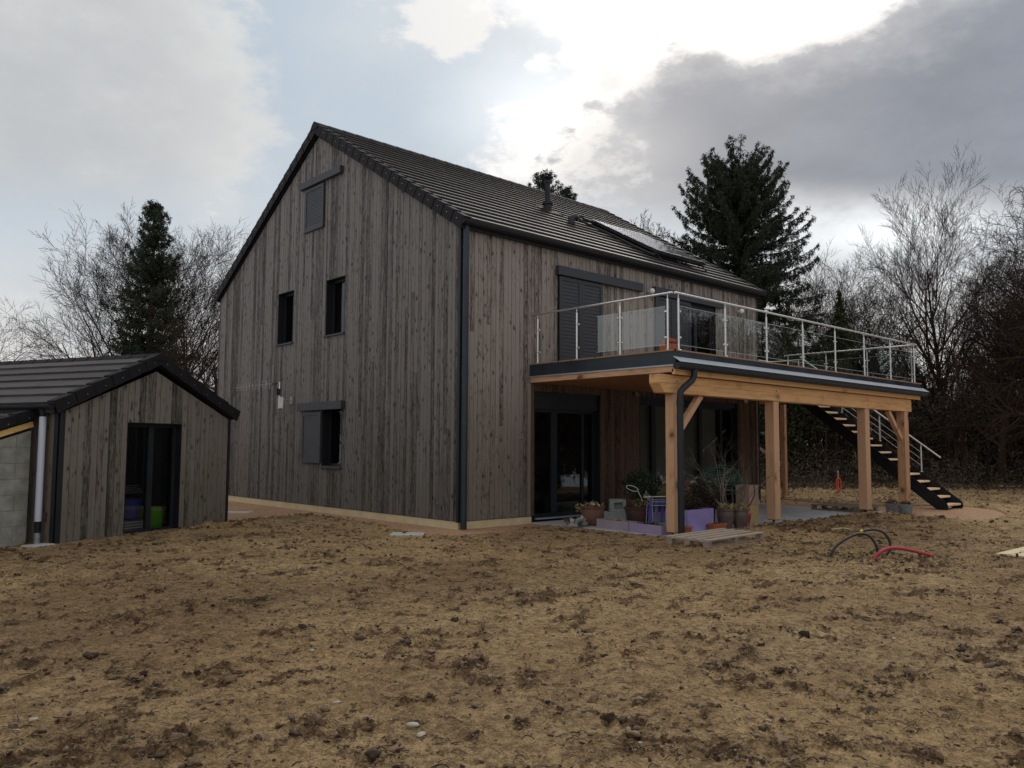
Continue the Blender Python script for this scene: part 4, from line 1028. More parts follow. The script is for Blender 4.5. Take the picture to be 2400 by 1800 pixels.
# ---- block-built annex left of the shed
annex = empty('block_annex', SHO, R(SH_ANG)); tag(annex, 'unrendered concrete block lean-to at the left edge with a tiled verge', 'outbuilding')
AT = .45
m = MB(); m.face([(-3, AT+.012, -.3), (-.13, AT+.012, -.3), (-.13, AT+.012, 1.86), (-3, AT+.012, .95)]); m.face([(-3, AT, -.3), (-3, 5, -.3), (-3, 5, .95), (-3, AT, .95)])
aw = m.build('block_wall', M['mortar'], annex)
def atop(x): return 1.865+.317*x
for r_i in range(9):
    z0_ = -.17+r_i*.25; offx = (r_i % 2)*.25
    for c_i in range(7):
        x1 = -.135-c_i*.5+(.25 if r_i % 2 else 0); x0_ = x1-.488
        x1 = min(x1, -.135)
        if x1-x0_ < .1: continue
        zt0, zt1 = min(z0_+.238, atop(x0_)), min(z0_+.238, atop(x1))
        if max(zt0, zt1) < z0_+.03: continue
        zt0 = max(zt0, z0_+.01); d_ = random.uniform(0, .004)
        MB().quad8([(x0_, AT+.011, z0_), (x0_, AT+.004-d_, z0_), (x1, AT+.004-d_, z0_), (x1, AT+.011, z0_), (x0_, AT+.011, zt0), (x0_, AT+.004-d_, zt0), (x1, AT+.004-d_, zt1), (x1, AT+.011, zt1)]).build('block', M['block'], aw)
def aroof(s, y, n):
    E = Vector((-3.2, 0, 2.145-.317*2.95-.02)); dv = Vector((1, 0, .317)).normalized(); nv_ = Vector((-dv.z, 0, dv.x)); p = E+dv*s+nv_*n; return (p.x, y, p.z)
m = MB(); m.quad8([aroof(0, AT-.05, -.14), aroof(3.2, AT-.05, -.14), aroof(3.2, 5, -.14), aroof(0, 5, -.14), aroof(0, AT-.05, -.01), aroof(3.2, AT-.05, -.01), aroof(3.2, 5, -.01), aroof(0, 5, -.01)]); ar = m.build('roof', M['tiled'], annex)
for k in range(9):
    m = MB(); s0, s1 = k*.36-.02, min((k+1)*.36+.02, 3.2)
    m.quad8([aroof(s0, AT-.06, .0), aroof(s1, AT-.06, -.009), aroof(s1, 5, -.009), aroof(s0, 5, .0), aroof(s0, AT-.06, .038), aroof(s1, AT-.06, .003), aroof(s1, 5, .003), aroof(s0, 5, .038)]); m.build('tile_course', M['tile'], ar)
verge(ar, aroof, 9, .36, AT-.07, 1, drop=.11, top=.13)
m = MB(); m.quad8([aroof(0, AT-.045, -.235), aroof(3.15, AT-.045, -.235), aroof(3.15, AT-.004, -.235), aroof(0, AT-.004, -.235), aroof(0, AT-.045, -.145), aroof(3.15, AT-.045, -.145), aroof(3.15, AT-.004, -.145), aroof(0, AT-.004, -.145)]); m.build('verge_timber', M['yellow'], annex)

# ------------------------------------------------------------------ fittings on the house
def T(name, label, cat, loc, rz=0, group=None):
    return tag(empty(name, loc, rz), label, cat, group)
for (x, y, z, lab) in ((.03, 6.01, 5.52, 'round white wall lamp between the two upper shutter rails'), (.03, 10.1, 5.49, 'round white wall lamp right of the open balcony door'),
                       (.03, 5.40, 2.93, 'small wall spotlight under the deck left of the wide patio door'), (.03, 10.25, 2.96, 'small wall spotlight under the deck right of the wide patio door')):
    l = T('wall_lamp', lab, 'lamp', (x, y, z), 0, 'outdoor wall lamps')
    if z > 4:
        MB().tube([(0, 0, 0), (.05, 0, 0)], .035, 12).build('lamp_base', M['white'], l, smooth=True)
        m = MB(); m.v, m.f, m.mi = [], [], []; o = np_obj('lamp_globe', IV2*.075+np.array([.11, 0, 0]), IF2, M['white'], l, smooth=True)
    else:
        MB().tube([(0, 0, 0), (.04, 0, 0)], .03, 10).build('lamp_base', M['anthd'], l)
        MB().tube([(.06, 0, .03), (.12, .03, -.06)], [.03, .045], 12).build('lamp_head', M['white'] if y > 9 else M['greyp'], l)
o = MB().box(0, .03, -.045, .045, -.05, .05).build('socket_box', M['cinder'], bevel=.006, loc=(.024, 5.14, .56)); tag(o, 'small grey weatherproof socket low on the cladding behind the clay bowl', 'socket')
# TV aerial on its bracket
ae = T('tv_aerial', 'long rake-shaped television aerial on a bent bracket on the gable wall', 'aerial', (-6.95, -.025, 2.80))
MB().box(-.07, .07, -.012, 0, -.10, .10).build('wall_plate', M['galv'], ae)
MB().tube([(0, 0, 0), (0, -.20, 0), (-.10, -.26, .03), (-.14, -.28, .12), (-.14, -.28, .48)], .017, 8).build('bracket_arm', M['steel'], ae, smooth=True)
m = MB().tube([(-.14, -.29, .40), (-.4, -.30, .455), (-2.75, -.34, .44)], .006, 6)
bo = m.build('boom', M['galv'], ae)
for k in range(11):
    x = -.62-k*.20; MB().tube([(x, -.33, .44-.13+.004*k), (x, -.33, .44+.13-.004*k)], .0035, 4).build('element', M['steel'], bo)
m = MB(); m.box(-.5, -.28, -.32, -.28, .40, .47); m.tube([(-.3, -.30, .46), (-.15, -.29, .43), (-.14, -.28, .3)], .012, 6); m.build('dipole_box', M['black'], bo)
m = MB(); m.tube([(-.14, -.28, .12), (-.14, -.28, .30)], .028, 8); m.tube([(-.26, -.28, .14), (-.26, -.28, .32)], .028, 8); m.build('clamp', M['black'], ae)
pa = T('panel_aerial', 'small white slatted panel aerial hanging under the aerial bracket', 'aerial', (-7.02, -.28, 2.74))
MB().box(-.11, .11, -.005, .012, -.15, .13).build('back_plate', M['galv'], pa)
m = MB(); m.box(-.12, -.10, -.03, -.005, -.16, .14); m.box(.10, .12, -.03, -.005, -.16, .14); m.build('side_bar', M['white'], pa)
for k in range(10): MB().box(-.099, .099, -.026, -.010, -.145+k*.028, -.130+k*.028).build('slat', M['white'], pa)

# ------------------------------------------------------------------ things on the patio
SZ = .0301
def pot(name, label, cat, loc, prof, m, soil_r, soil_z, group=None, n=28):
    o = MB().lathe(prof, (0, 0, 0), n).build(name, m, smooth=True, loc=loc); tag(o, label, cat, group)
    MB().lathe([(soil_r, soil_z-.02), (soil_r, soil_z), (soil_r*.5, soil_z+.02)], (0, 0, 0), 16).build('potting_soil', M['dirt'], o)
    return o
def leaves(n, spread, size, m, name, parent, center=(0, 0, 0), droop=0., shape=None, kind=None, elong=2.2):
    c = rng.normal(0, 1, (n, 3)); c /= np.linalg.norm(c, axis=1, keepdims=True)+1e-9; c *= (rng.random((n, 1))**.45)
    c = c*np.array(spread)+np.array(center)
    if shape: c = shape(c)
    a_ = rng.normal(0, 1, (n, 3)); a_[:, 2] -= droop; a_ /= np.linalg.norm(a_, axis=1, keepdims=True); b_ = np.cross(a_, rng.normal(0, 1, (n, 3))); b_ /= np.linalg.norm(b_, axis=1, keepdims=True)+1e-9
    s = size*rng.uniform(.5, 1.3, (n, 1)); v = np.stack([c-b_*s*.5/elong*1.3, c+b_*s*.5/elong*1.3, c+a_*s], 1).reshape(-1, 3)
    return np_obj(name, v, np.arange(n*3).reshape(-1, 3), m, parent, kind)
def twigs(parent, m, n, h, spread, r=.006, seed=1, lean=(0, 0), name='branch', z0=0, kids=4, joined=None):
    rr = random.Random(seed); mbs = MB() if joined is None else joined
    def grow(p, d_, ln, rad, lv):
        pts = [p]; rs = [rad]; k = 5
        for i in range(k):
            d_ = (d_+Vector((rr.uniform(-1, 1), rr.uniform(-1, 1), rr.uniform(-.6, .8)))*.22).normalized(); p = p+d_*ln/k; pts.append(p); rs.append(rad*(1-.75*(i+1)/k))
        mbs.tube(pts, rs, 5 if lv == 0 else 4, caps=False)
        if lv < 2:
            for _ in range(kids):
                i = rr.randrange(1, k+1); q = (d_+Vector((rr.uniform(-1, 1), rr.uniform(-1, 1), rr.uniform(-.3, .7)))*.95).normalized(); grow(pts[i], q, ln*rr.uniform(.3, .6), rs[i]*.75, lv+1)
    for i in range(n):
        q = rr.uniform(0, 6.28); s = rr.uniform(.2, 1)*spread
        grow(Vector((math.cos(q)*.05, math.sin(q)*.05, z0)), Vector((math.cos(q)*s+lean[0], math.sin(q)*s+lean[1], 1)).normalized(), h*rr.uniform(.7, 1.05), r*rr.uniform(.8, 1.3), 0)
    if joined is None: return mbs.build(name, m, parent)
p1 = pot('clay_pot', 'brown terracotta pot with dead leaves left on the patio edge', 'pot', (1.27, 2.52, SZ), [(.16, 0), (.20, .05), (.235, .2), (.235, .33), (.225, .35), (.255, .355), (.26, .39), (.235, .395), (.225, .36)], M['terra'], .225, .365)
leaves(120, (.2, .2, .05), .08, M['dry'], 'dead_leaves', p1, (0, 0, .41), kind='stuff'); leaves(60, (.12, .1, .1), .1, M['dry'], 'trailing_leaves', p1, (-.25, -.08, .33), kind='stuff')
for q in ((.05, -.05, .42, .05), (-.02, .08, .41, .035), (.14, .02, .41, .04)):
    np_obj('pale_stone', IV2*np.array([q[3], q[3]*.7, q[3]*.8])*(1+rng.normal(0, .1, (len(IV2), 1)))+np.array(q[:3]), IF2, M['stone'], p1)
def hollow(w, d_, h, hole=.05):
    m = MB(); t_ = .035
    m.box(-w/2, w/2, -d_/2, -d_/2+t_, 0, h); m.box(-w/2, w/2, d_/2-t_, d_/2, 0, h)
    for x in (-w/2, -t_/2, w/2-t_): m.box(x, x+t_, -d_/2+t_, d_/2-t_, 0, h)
    return m
o = hollow(.48, .2, .19).build('concrete_block', M['cinder'], bevel=.004, loc=(.86, 3.70, SZ), rot=(0, 0, R(46))); tag(o, 'grey hollow concrete block lying flat under another block by the clay bowl', 'concrete block')
m = MB(); m.box(-.18, .18, -.095, .095, 0, .07); m.box(-.18, -.08, -.095, .095, .07, .2); m.box(.10, .18, -.095, .095, .07, .2); m.box(-.18, .18, -.095, .095, .2, .28); m.box(-.08, .1, .02, .09, .07, .2)
o = m.build('concrete_block', M['cinder'], bevel=.004, loc=(.90, 3.74, SZ+.1905), rot=(0, 0, R(48))); tag(o, 'grey concrete block with a dark hand hole standing on the lower block', 'concrete block')
p2 = pot('clay_bowl', 'wide maroon clay bowl holding a dark evergreen shrub', 'pot', (1.30, 4.00, SZ), [(.21, 0), (.27, .08), (.305, .22), (.31, .27), (.34, .275), (.345, .31), (.31, .315), (.30, .28)], M['bowlc'], .30, .285)
sb = T('potted_shrub', 'dark green evergreen shrub growing in the wide clay bowl', 'shrub', (1.30, 4.00, SZ+.3)); twigs(sb, M['twig'], 12, .55, .7, .008, 3, z0=0)
leaves(1500, (.46, .46, .34), .075, M['shrub'], 'foliage', sb, (.02, .05, .48), kind='stuff'); leaves(500, (.2, .2, .14), .05, M['dry'], 'dry_litter', sb, (0, 0, .08), kind='stuff')
m = MB(); m.tube([(.0, 0, .0)]+[(math.cos(q)*.13-.13, math.sin(q)*.02, math.sin(q)*.05) for q in np.linspace(.0, 6.0, 16)]+[(.1, 0, -.12), (.16, 0, -.2)], .006, 6)
o = m.build('wire_loop', M['white'], loc=(1.55, 3.65, .72), rot=(0, .3, R(47))); tag(o, 'bent white wire loop stuck in the evergreen shrub', 'wire')
o = leaves(26, (.07, .03, .09), .09, M['rag'], 'plastic_scrap', None, (0, 0, 0)); o.location = (1.72, 3.75, .60); tag(o, 'torn pale plastic scrap caught in the evergreen shrub', 'plastic scrap')
for i, (x0_, x1_, y0_, y1_, lab) in enumerate([(1.66, 2.54, 2.20, 2.115, 'grey-lilac painted trough planter, left of the two in a row on the patio edge'), (2.56, 3.38, 2.113, 2.03, 'lilac painted trough planter, the right of two ending at the corner post')]):
    an = math.atan2(y1_-y0_, x1_-x0_); ln = math.hypot(x1_-x0_, y1_-y0_); t_ = T('trough_planter', lab, 'planter', (x0_, y0_, SZ), an, 'trough planters on the patio edge')
    m = MB(); m.box(0, ln, 0, .02, 0, .175); m.box(0, ln, .24, .26, 0, .175); m.box(0, .02, .02, .24, 0, .175); m.box(ln-.02, ln, .02, .24, 0, .175); m.box(.02, ln-.02, .02, .24, 0, .03); m.build('box', M['lilac'] if i == 0 else mat('lilac_trough_paint', col=(.27, .21, .33), rough=.65, noise=.1, nscale=3), t_)
    MB().box(.02, ln-.02, .02, .24, .03, .15).build('potting_soil', M['dirt'], t_)
    leaves(200 if i == 0 else 420, (ln*.45, .09, .02), .05, M['ivy'] if i else M['dry'], 'seedlings', t_, (ln*.5, .13, .16), kind='stuff')
# stacked garden chairs
def chair(z, lab):
    c = T('garden_chair', lab, 'chair', (1.98, 3.80, SZ+z), R(-38), 'stacked metal garden chairs')
    f_ = MB()
    for s in (-.2, .2):
        f_.tube([(-.28, s, 0), (-.24, s, .25), (-.16, s, .42), (.22, s, .40)], .010, 6); f_.tube([(.28, s, 0), (.22, s, .40), (.26, s, .52)], .010, 6)
    f_.tube([(-.16, -.2, .42), (-.16, .2, .42)], .010, 6); f_.tube([(.22, -.2, .40), (.22, .2, .40)], .010, 6); f_.tube([(-.25, -.2, .2), (-.25, .2, .2)], .008, 6)
    f_.build('frame', M['chairm'], c, smooth=True)
    for k in range(4):
        y = -.15+k*.1; MB().box(-.15, .21, y-.03, y+.03, .412, .416).build('seat_strap', M['blueline'], c)
    for k in range(3):
        m = MB(); y = -.13+k*.13; m.quad8([(-.262, y-.035, .02), (-.256, y-.035, .02), (-.256, y+.035, .02), (-.262, y+.035, .02), (-.176, y-.035, .41), (-.17, y-.035, .41), (-.17, y+.035, .41), (-.176, y+.035, .41)]); m.build('hanging_strap', M['blueline'] if k != 1 else M['purple'], c)
chair(0, 'lower metal garden chair of the stack, violet straps, behind the corner post'); chair(.075, 'upper metal garden chair of the stack, pale tubes, behind the corner post')
o = MB().tube([(-.3, 0, 0), (.3, 0, .03)], .012, 6).build('wooden_stick', M['plank'], loc=(1.98, 3.76, .585), rot=(0, 0, R(40))); tag(o, 'short wooden stick lying across the stacked chairs', 'stick')
# lilac cube planter
cpn = T('cube_planter', 'large lilac cube planter right of the corner post', 'planter', (3.22, 3.135, SZ))
m = MB(); hw, hd_ = .26, .42; m.box(-hw, hw, -hd_, -hd_+.02, 0, .43); m.box(-hw, hw, hd_-.02, hd_, 0, .43); m.box(-hw, -hw+.02, -hd_+.02, hd_-.02, 0, .43); m.box(hw-.02, hw, -hd_+.02, hd_-.02, 0, .43)
m.build('box', M['purple'], cpn); MB().box(-hw+.02, hw-.02, -hd_+.02, hd_-.02, .05, .40).build('potting_soil', M['dirt'], cpn)
cs = T('bramble_bush', 'tangle of dark bare stems growing in the lilac cube planter', 'shrub', (3.18, 3.15, SZ+.4)); twigs(cs, M['bark'], 16, .34, 1.3, .006, 11, kids=5); leaves(1500, (.24, .38, .16), .05, mat('dark_dead_foliage', leaff((.012, .010, .008), (.05, .035, .022))), 'dead_foliage', cs, (0, 0, .12), kind='stuff')
o = pot('orange_pot', 'small round orange plastic pot at the foot of the corner post', 'pot', (3.585, 2.50, SZ), [(.085, 0), (.11, .12), (.12, .125), (.122, .155), (.11, .156)], M['orange'], .105, .14, n=20)
t_ = T('window_box', 'orange plastic window box in front of the lilac cube planter', 'planter', (3.575, 3.52, SZ))
m = MB(); m.quad8([(-.06, -.19, 0), (.06, -.19, 0), (.06, .19, 0), (-.06, .19, 0), (-.08, -.215, .12), (.08, -.215, .12), (.08, .215, .12), (-.08, .215, .12)]); m.box(-.09, .09, -.225, .225, .12, .145); m.build('box', M['orange'], t_); MB().box(-.07, .07, -.205, .205, .1451, .15).build('potting_soil', M['dirt'], t_)
prof = [(.105, 0), (.125, .05), (.165, .2), (.168, .29), (.155, .34), (.18, .345), (.182, .375), (.155, .377)]
for (x, y, s, lab, lab2, sd_, hh, ln_) in [(3.40, 4.10, 1.03, 'dark glazed clay pot beside the lilac cube planter', 'tall sparse bare shrub in the pot next to the lilac cube', 5, 1.15, (-.35, -.25)), (3.56, 4.37, 1.0, 'dark glazed clay pot between its twin and the red jar', 'bare shrub with a low curved side branch in the pot by the red jar', 8, 1.05, (.15, .25))]:
    o = pot('clay_pot', lab, 'pot', (x, y, SZ), [(a_*s, b_*s) for a_, b_ in prof], M['terrad'], .15*s, .35*s, 'pair of dark glazed pots')
    b_ = T('bare_shrub', lab2, 'shrub', (x, y, SZ+.36)); twigs(b_, M['twig'], 6, hh, .55, .009, sd_, ln_, kids=4); leaves(260, (.14, .14, .05), .07, M['dry'], 'dry_grass', b_, (0, 0, .05), kind='stuff', droop=-1.2)
m = MB().tube([(0, 0, 0), (.10, .16, .10), (.16, .25, .32), (.10, .28, .62), (-.05, .2, .82), (-.25, .05, .9)], [.012, .012, .010, .008, .006, .004], 6)
o = m.build('vine_stem', M['bark'], loc=(3.56, 4.42, SZ+.36), smooth=True); tag(o, 'thick dark stem arching up from the pot beside the red jar', 'vine')
o = pot('red_jar', 'glossy red glazed jar on the patio behind the dark pots', 'jar', (3.40, 4.86, SZ), [(.05, 0), (.065, .04), (.09, .16), (.098, .24), (.075, .29), (.06, .31), (.08, .33), (.08, .35), (.06, .35)], M['red'], .055, .33, n=24)
o = MB().box(-.17, .17, -.2, .2, 0, .36).build('chipboard_box', M['osb'], bevel=.004, loc=(2.96, 5.62, SZ), rot=(0, 0, R(4))); tag(o, 'yellow chipboard box standing on the patio behind the red jar', 'box')
o = MB().box(-.165, .165, -.19, .19, 0, .44).build('cardboard_box', M['pink'], bevel=.006, loc=(2.95, 5.63, SZ+.3605), rot=(0, 0, R(2))); tag(o, 'pinkish cardboard box on top of the yellow chipboard box', 'box')
st = T('clay_block_stack', 'column of buff clay blocks behind the lilac cube planter', 'block stack', (2.47, 3.98, SZ), R(40))
for k in range(7):
    dx_ = random.uniform(-.012, .012); MB().box(-.16+dx_, .16+dx_, -.12, .12, k*.112, k*.112+.106).build('clay_block', M['flueb'], st, bevel=.006)
o = MB().lathe([(.06, 0), (.085, .12), (.09, .15), (.08, .15)], (0, 0, 0), 18).build('orange_pot', M['terra'], smooth=True, loc=(2.52, 4.02, SZ+.785)); tag(o, 'small terracotta pot on top of the buff block column', 'pot')
hr = T('garden_hose', 'tangled green garden hose piled on a dark rack behind the pots', 'hose', (2.95, 4.55, SZ))
for sd_ in range(7):
    rr = random.Random(sd_); pts = []; cx_, cy_, cz_ = rr.uniform(-.22, .2), rr.uniform(-.2, .15), rr.uniform(.78, 1.05); ph = rr.uniform(0, 6); ra = rr.uniform(.16, .34)
    for k in range(26): q = ph+k*.5; pts.append((cx_+math.cos(q)*ra*.8, cy_+math.cos(q)*ra*.8+.05*math.sin(q*2), cz_+math.sin(q)*ra*.62+.004*k))
    MB().tube(pts, .011, 6, caps=True).build('hose_loop', M['hoseg'], hr, smooth=True)
m = MB()
for q in ((-.25, -.2), (.25, -.2), (-.25, .2), (.25, .2)): m.tube([(q[0], q[1], 0), (q[0]*.8, q[1]*.8, .8)], .018, 5)
m.box(-.24, .24, -.2, .2, .35, .37); m.box(-.24, .24, -.2, .2, .72, .74); m.build('rack', M['terrad'], hr)
fb = T('dark_shrub', 'dark leafless shrub behind the cube planter under the hose', 'shrub', (2.95, 3.95, SZ)); twigs(fb, M['bark'], 14, .9, .7, .008, 21, kids=5); leaves(1300, (.38, .40, .32), .06, MATS['dark_dead_foliage'], 'dead_foliage', fb, (.0, 0, .62), kind='stuff')
o = leaves(60, (.13, .09, .05), .17, M['rag'], 'plastic_sheet', None, (0, 0, 0), elong=1.1); o.location = (1.30, 2.06, .09); tag(o, 'crumpled grey plastic sheet at the patio edge before the brown pot', 'plastic sheet')
tw = T('dead_plant', 'small reddish dead plant lying beside the crumpled plastic sheet', 'plant', (1.02, 2.12, .03)); twigs(tw, M['root'], 9, .26, 1.6, .003, 31, kids=4); leaves(120, (.16, .12, .07), .04, M['root'], 'dead_leaves', tw, (0, 0, .1), kind='stuff')
# balcony flower pot
fp = T('flower_box', 'terracotta box with orange-red flowers at the deck corner', 'flower box', (3.42, 2.22, ZD+.002)); m = MB(); m.quad8([(-.11, -.08, 0), (.13, -.08, 0), (.13, .08, 0), (-.11, .08, 0), (-.13, -.1, .15), (.15, -.1, .15), (.15, .1, .15), (-.13, .1, .15)]); m.build('box', M['orange'], fp)
leaves(150, (.11, .08, .06), .07, mat('orange_red_petals', leaff((.35, .07, .03), (.55, .16, .08))), 'petals', fp, (.03, 0, .2), kind='stuff')
# buckets
for (x, y, lab, s) in [(4.07, 10.36, 'galvanised bucket with dead plants, left of the pair by the last post', 1.0), (4.50, 10.06, 'galvanised bucket in front of the last deck post, right of the pair', 1.06)]:
    b_ = T('zinc_bucket', lab, 'bucket', (x, y, .002), 0, 'zinc buckets by the last post')
    MB().lathe([(.12*s, 0), (.125*s, .01), (.165*s, .27*s), (.175*s, .275*s), (.175*s, .285*s), (.16*s, .285*s), (.157*s, .25*s)], (0, 0, 0), 24).build('bucket_body', M['galv'], b_, smooth=True)
    MB().lathe([(.155*s, .22), (.157*s, .24)], (0, 0, 0), 20).build('potting_soil', M['dirt'], b_); MB().tube([(.165*s*math.cos(q), .165*s*math.sin(q)*.3+.1, .27*s+.03*math.sin(q)) for q in np.linspace(0, 3.14, 9)], .004, 5).build('handle', M['galv'], b_)
    leaves(140, (.12, .12, .05), .08, M['root'], 'dead_stalks', b_, (0, 0, .3), kind='stuff', droop=-1.0)
# pallets
def pallet(name, lab, loc, rz, Lx, Ly, mt, ms, nsl, slope=0):
    p = T(name, lab, 'pallet', loc, rz); p.rotation_euler = (slope, 0, rz)
    for k in range(nsl):
        x = -Lx/2+.045+(Lx-.09)*k/(nsl-1); MB().box(x-.048, x+.048, -Ly/2, Ly/2, .117, .137).build('slat', mt, p)
    for y in (-Ly/2+.05, 0, Ly/2-.05):
        MB().box(-Lx/2, Lx/2, y-.045, y+.045, .097, .1165).build('cross_board', ms, p)
        for x in (-Lx/2+.06, 0, Lx/2-.06): MB().box(x-.055, x+.055, y-.045, y+.045, .02, .0965).build('block', ms, p)
    for x in (-Lx/2+.06, 0, Lx/2-.06): MB().box(x-.05, x+.05, -Ly/2, Ly/2, .0, .0195).build('bottom_board', ms, p)
    return p
pallet('wooden_pallet', 'pale weathered pallet lying on the soil at the patio corner', (4.60, 1.93, .035), R(-3), .86, 1.56, M['greyw'], M['greyx'], 5, R(1.2))
pallet('wooden_pallet', 'dirty old pallet lying on the far end of the patio', (2.75, 10.62, .031), R(82), 1.0, 1.3, M['oldpal'], M['oldpal'], 7)
# pipes coming out of the ground
h1 = [(6.68, 1.70, -.08), (6.71, 1.74, .04), (6.78, 1.82, .18), (6.89, 1.93, .29), (7.0, 2.06, .36), (7.1, 2.17, .34), (7.16, 2.23, .24), (7.19, 2.26, .12), (7.19, 2.26, -.08)]
h2 = [(6.98, 2.22, .385), (7.09, 2.34, .41), (7.19, 2.45, .38), (7.25, 2.52, .28), (7.27, 2.53, .13), (7.21, 2.47, .0), (7.19, 2.44, -.1)]
h3 = [(7.2, 2.06, -.1), (7.22, 2.10, .02), (7.27, 2.16, .10), (7.37, 2.27, .165), (7.5, 2.41, .16), (7.65, 2.57, .115), (7.80, 2.74, .055)]
def smoothp(pts, n=4):
    out_ = []; P_ = [Vector(p) for p in pts]
    for i in range(len(P_)-1):
        a_, b_, c_, d_ = P_[max(i-1, 0)], P_[i], P_[i+1], P_[min(i+2, len(P_)-1)]
        for k in range(n):
            t_ = k/n; out_.append(.5*((2*b_)+(c_-a_)*t_+(2*a_-5*b_+4*c_-d_)*t_*t_+(3*b_-a_-3*c_+d_)*t_**3))
    return out_+[P_[-1]]
o = MB().tube(smoothp(h1), .019, 10).build('black_pipe', M['hosek'], smooth=True); tag(o, 'black water pipe arching out of the soil and back in', 'pipe')
o = MB().tube(smoothp(h2), .019, 10).build('black_pipe', M['hosek'], smooth=True); tag(o, 'second black pipe with a taped yellow end, behind the first arch', 'pipe')
MB().tube([(6.965, 2.205, .38), (6.99, 2.23, .388)], .024, 10).build('tape', M['yel'], o)
o = MB().tube(smoothp(h3), .026, 10).build('red_conduit', M['hoser'], smooth=True); tag(o, 'red cable conduit bending out of the soil beside the black pipes', 'conduit')
# planks at the right edge
o = MB()
o.quad8([(8.36, 3.66, .045), (8.55, 3.69, .045), (8.66, 7.2, .05), (8.44, 7.2, .05), (8.36, 3.66, .072), (8.55, 3.69, .072), (8.66, 7.2, .077), (8.44, 7.2, .077)])
tag(o.build('pine_plank', M['plank']), 'pale pine plank lying on the soil at the right edge, the farther of two', 'plank')
o = MB(); o.quad8([(8.57, 3.62, .045), (8.80, 3.66, .045), (8.93, 7.0, .05), (8.69, 7.0, .05), (8.57, 3.62, .070), (8.80, 3.66, .070), (8.93, 7.0, .077), (8.69, 7.0, .077)])
tag(o.build('pine_plank', M['plank']), 'pale pine plank lying on the soil at the right edge, the nearer of two', 'plank')
o = MB().box(-.9, .9, -.1, .1, 0, .03).build('pine_plank', M['plank'], loc=(1.9, 28.0, .08), rot=(0, 0, R(30))); tag(o, 'lone pale plank far away in the field before the wood', 'plank')
# stake with orange-red coil
o = MB().tube([(-.74, 17.55, -.05), (-.74, 17.55, .86)], .022, 6).build('wooden_stake', M['greyw']); tag(o, 'wooden stake in the field carrying an orange-red coil', 'stake')
m = MB()
for k in range(3):
    pts = [(-.72+math.sin(q)*.085*.68+.01*k, 17.54-k*.025+math.sin(q)*.085*.73, .37-math.cos(q)*.22*(1 if q < 3.14 else 1)) for q in np.linspace(0, 6.28, 22)]; m.tube(pts, .020, 6)
m.tube([(-.72, 17.52, .15), (-.71, 17.53, .03)], .035, 6)
o = m.build('warning_coil', M['coil'], smooth=True); tag(o, 'orange-red coil of tape hanging on the field stake', 'coil')
# covers
for (x, y, rz, sx_, sy_, lab) in [(.40, -1.48, 47, .30, .20, 'pale square concrete cover in the soil by the house corner'), (-6.6, -1.57, 47, .34, .26, 'pale concrete cover set in the gravel by the gable')]:
    z = max(gz(x, y), 0)+.012; o = MB().box(-sx_, sx_, -sy_, sy_, -.05, 0).build('drain_cover', M['pale'], bevel=.008, loc=(x, y, z), rot=(0, 0, R(rz))); tag(o, lab, 'drain cover')
p_ = SHO+sex*(-.22)+sey*(.05); o = MB().box(-.2, .2, -.14, .14, -.05, 0).build('drain_cover', M['pale'], bevel=.008, loc=(p_.x, p_.y, max(gz(p_.x, p_.y), 0)+.02), rot=(0, 0, R(SH_ANG))); tag(o, 'pale concrete plate at the foot of the grey shed downpipe', 'drain cover')
for i, (x, y, l1, rz, lab) in enumerate([(5.2, 4.9, .35, .5, 'short pale stick on the soil in front of the patio')]):
    o = MB().tube([(0, 0, 0), (l1*.6, .02, .03), (l1, 0, .01)], .008, 5).build('stick', M['plank'], loc=(x, y, gz(x, y)+.02), rot=(0, 0, rz)); tag(o, lab, 'stick')

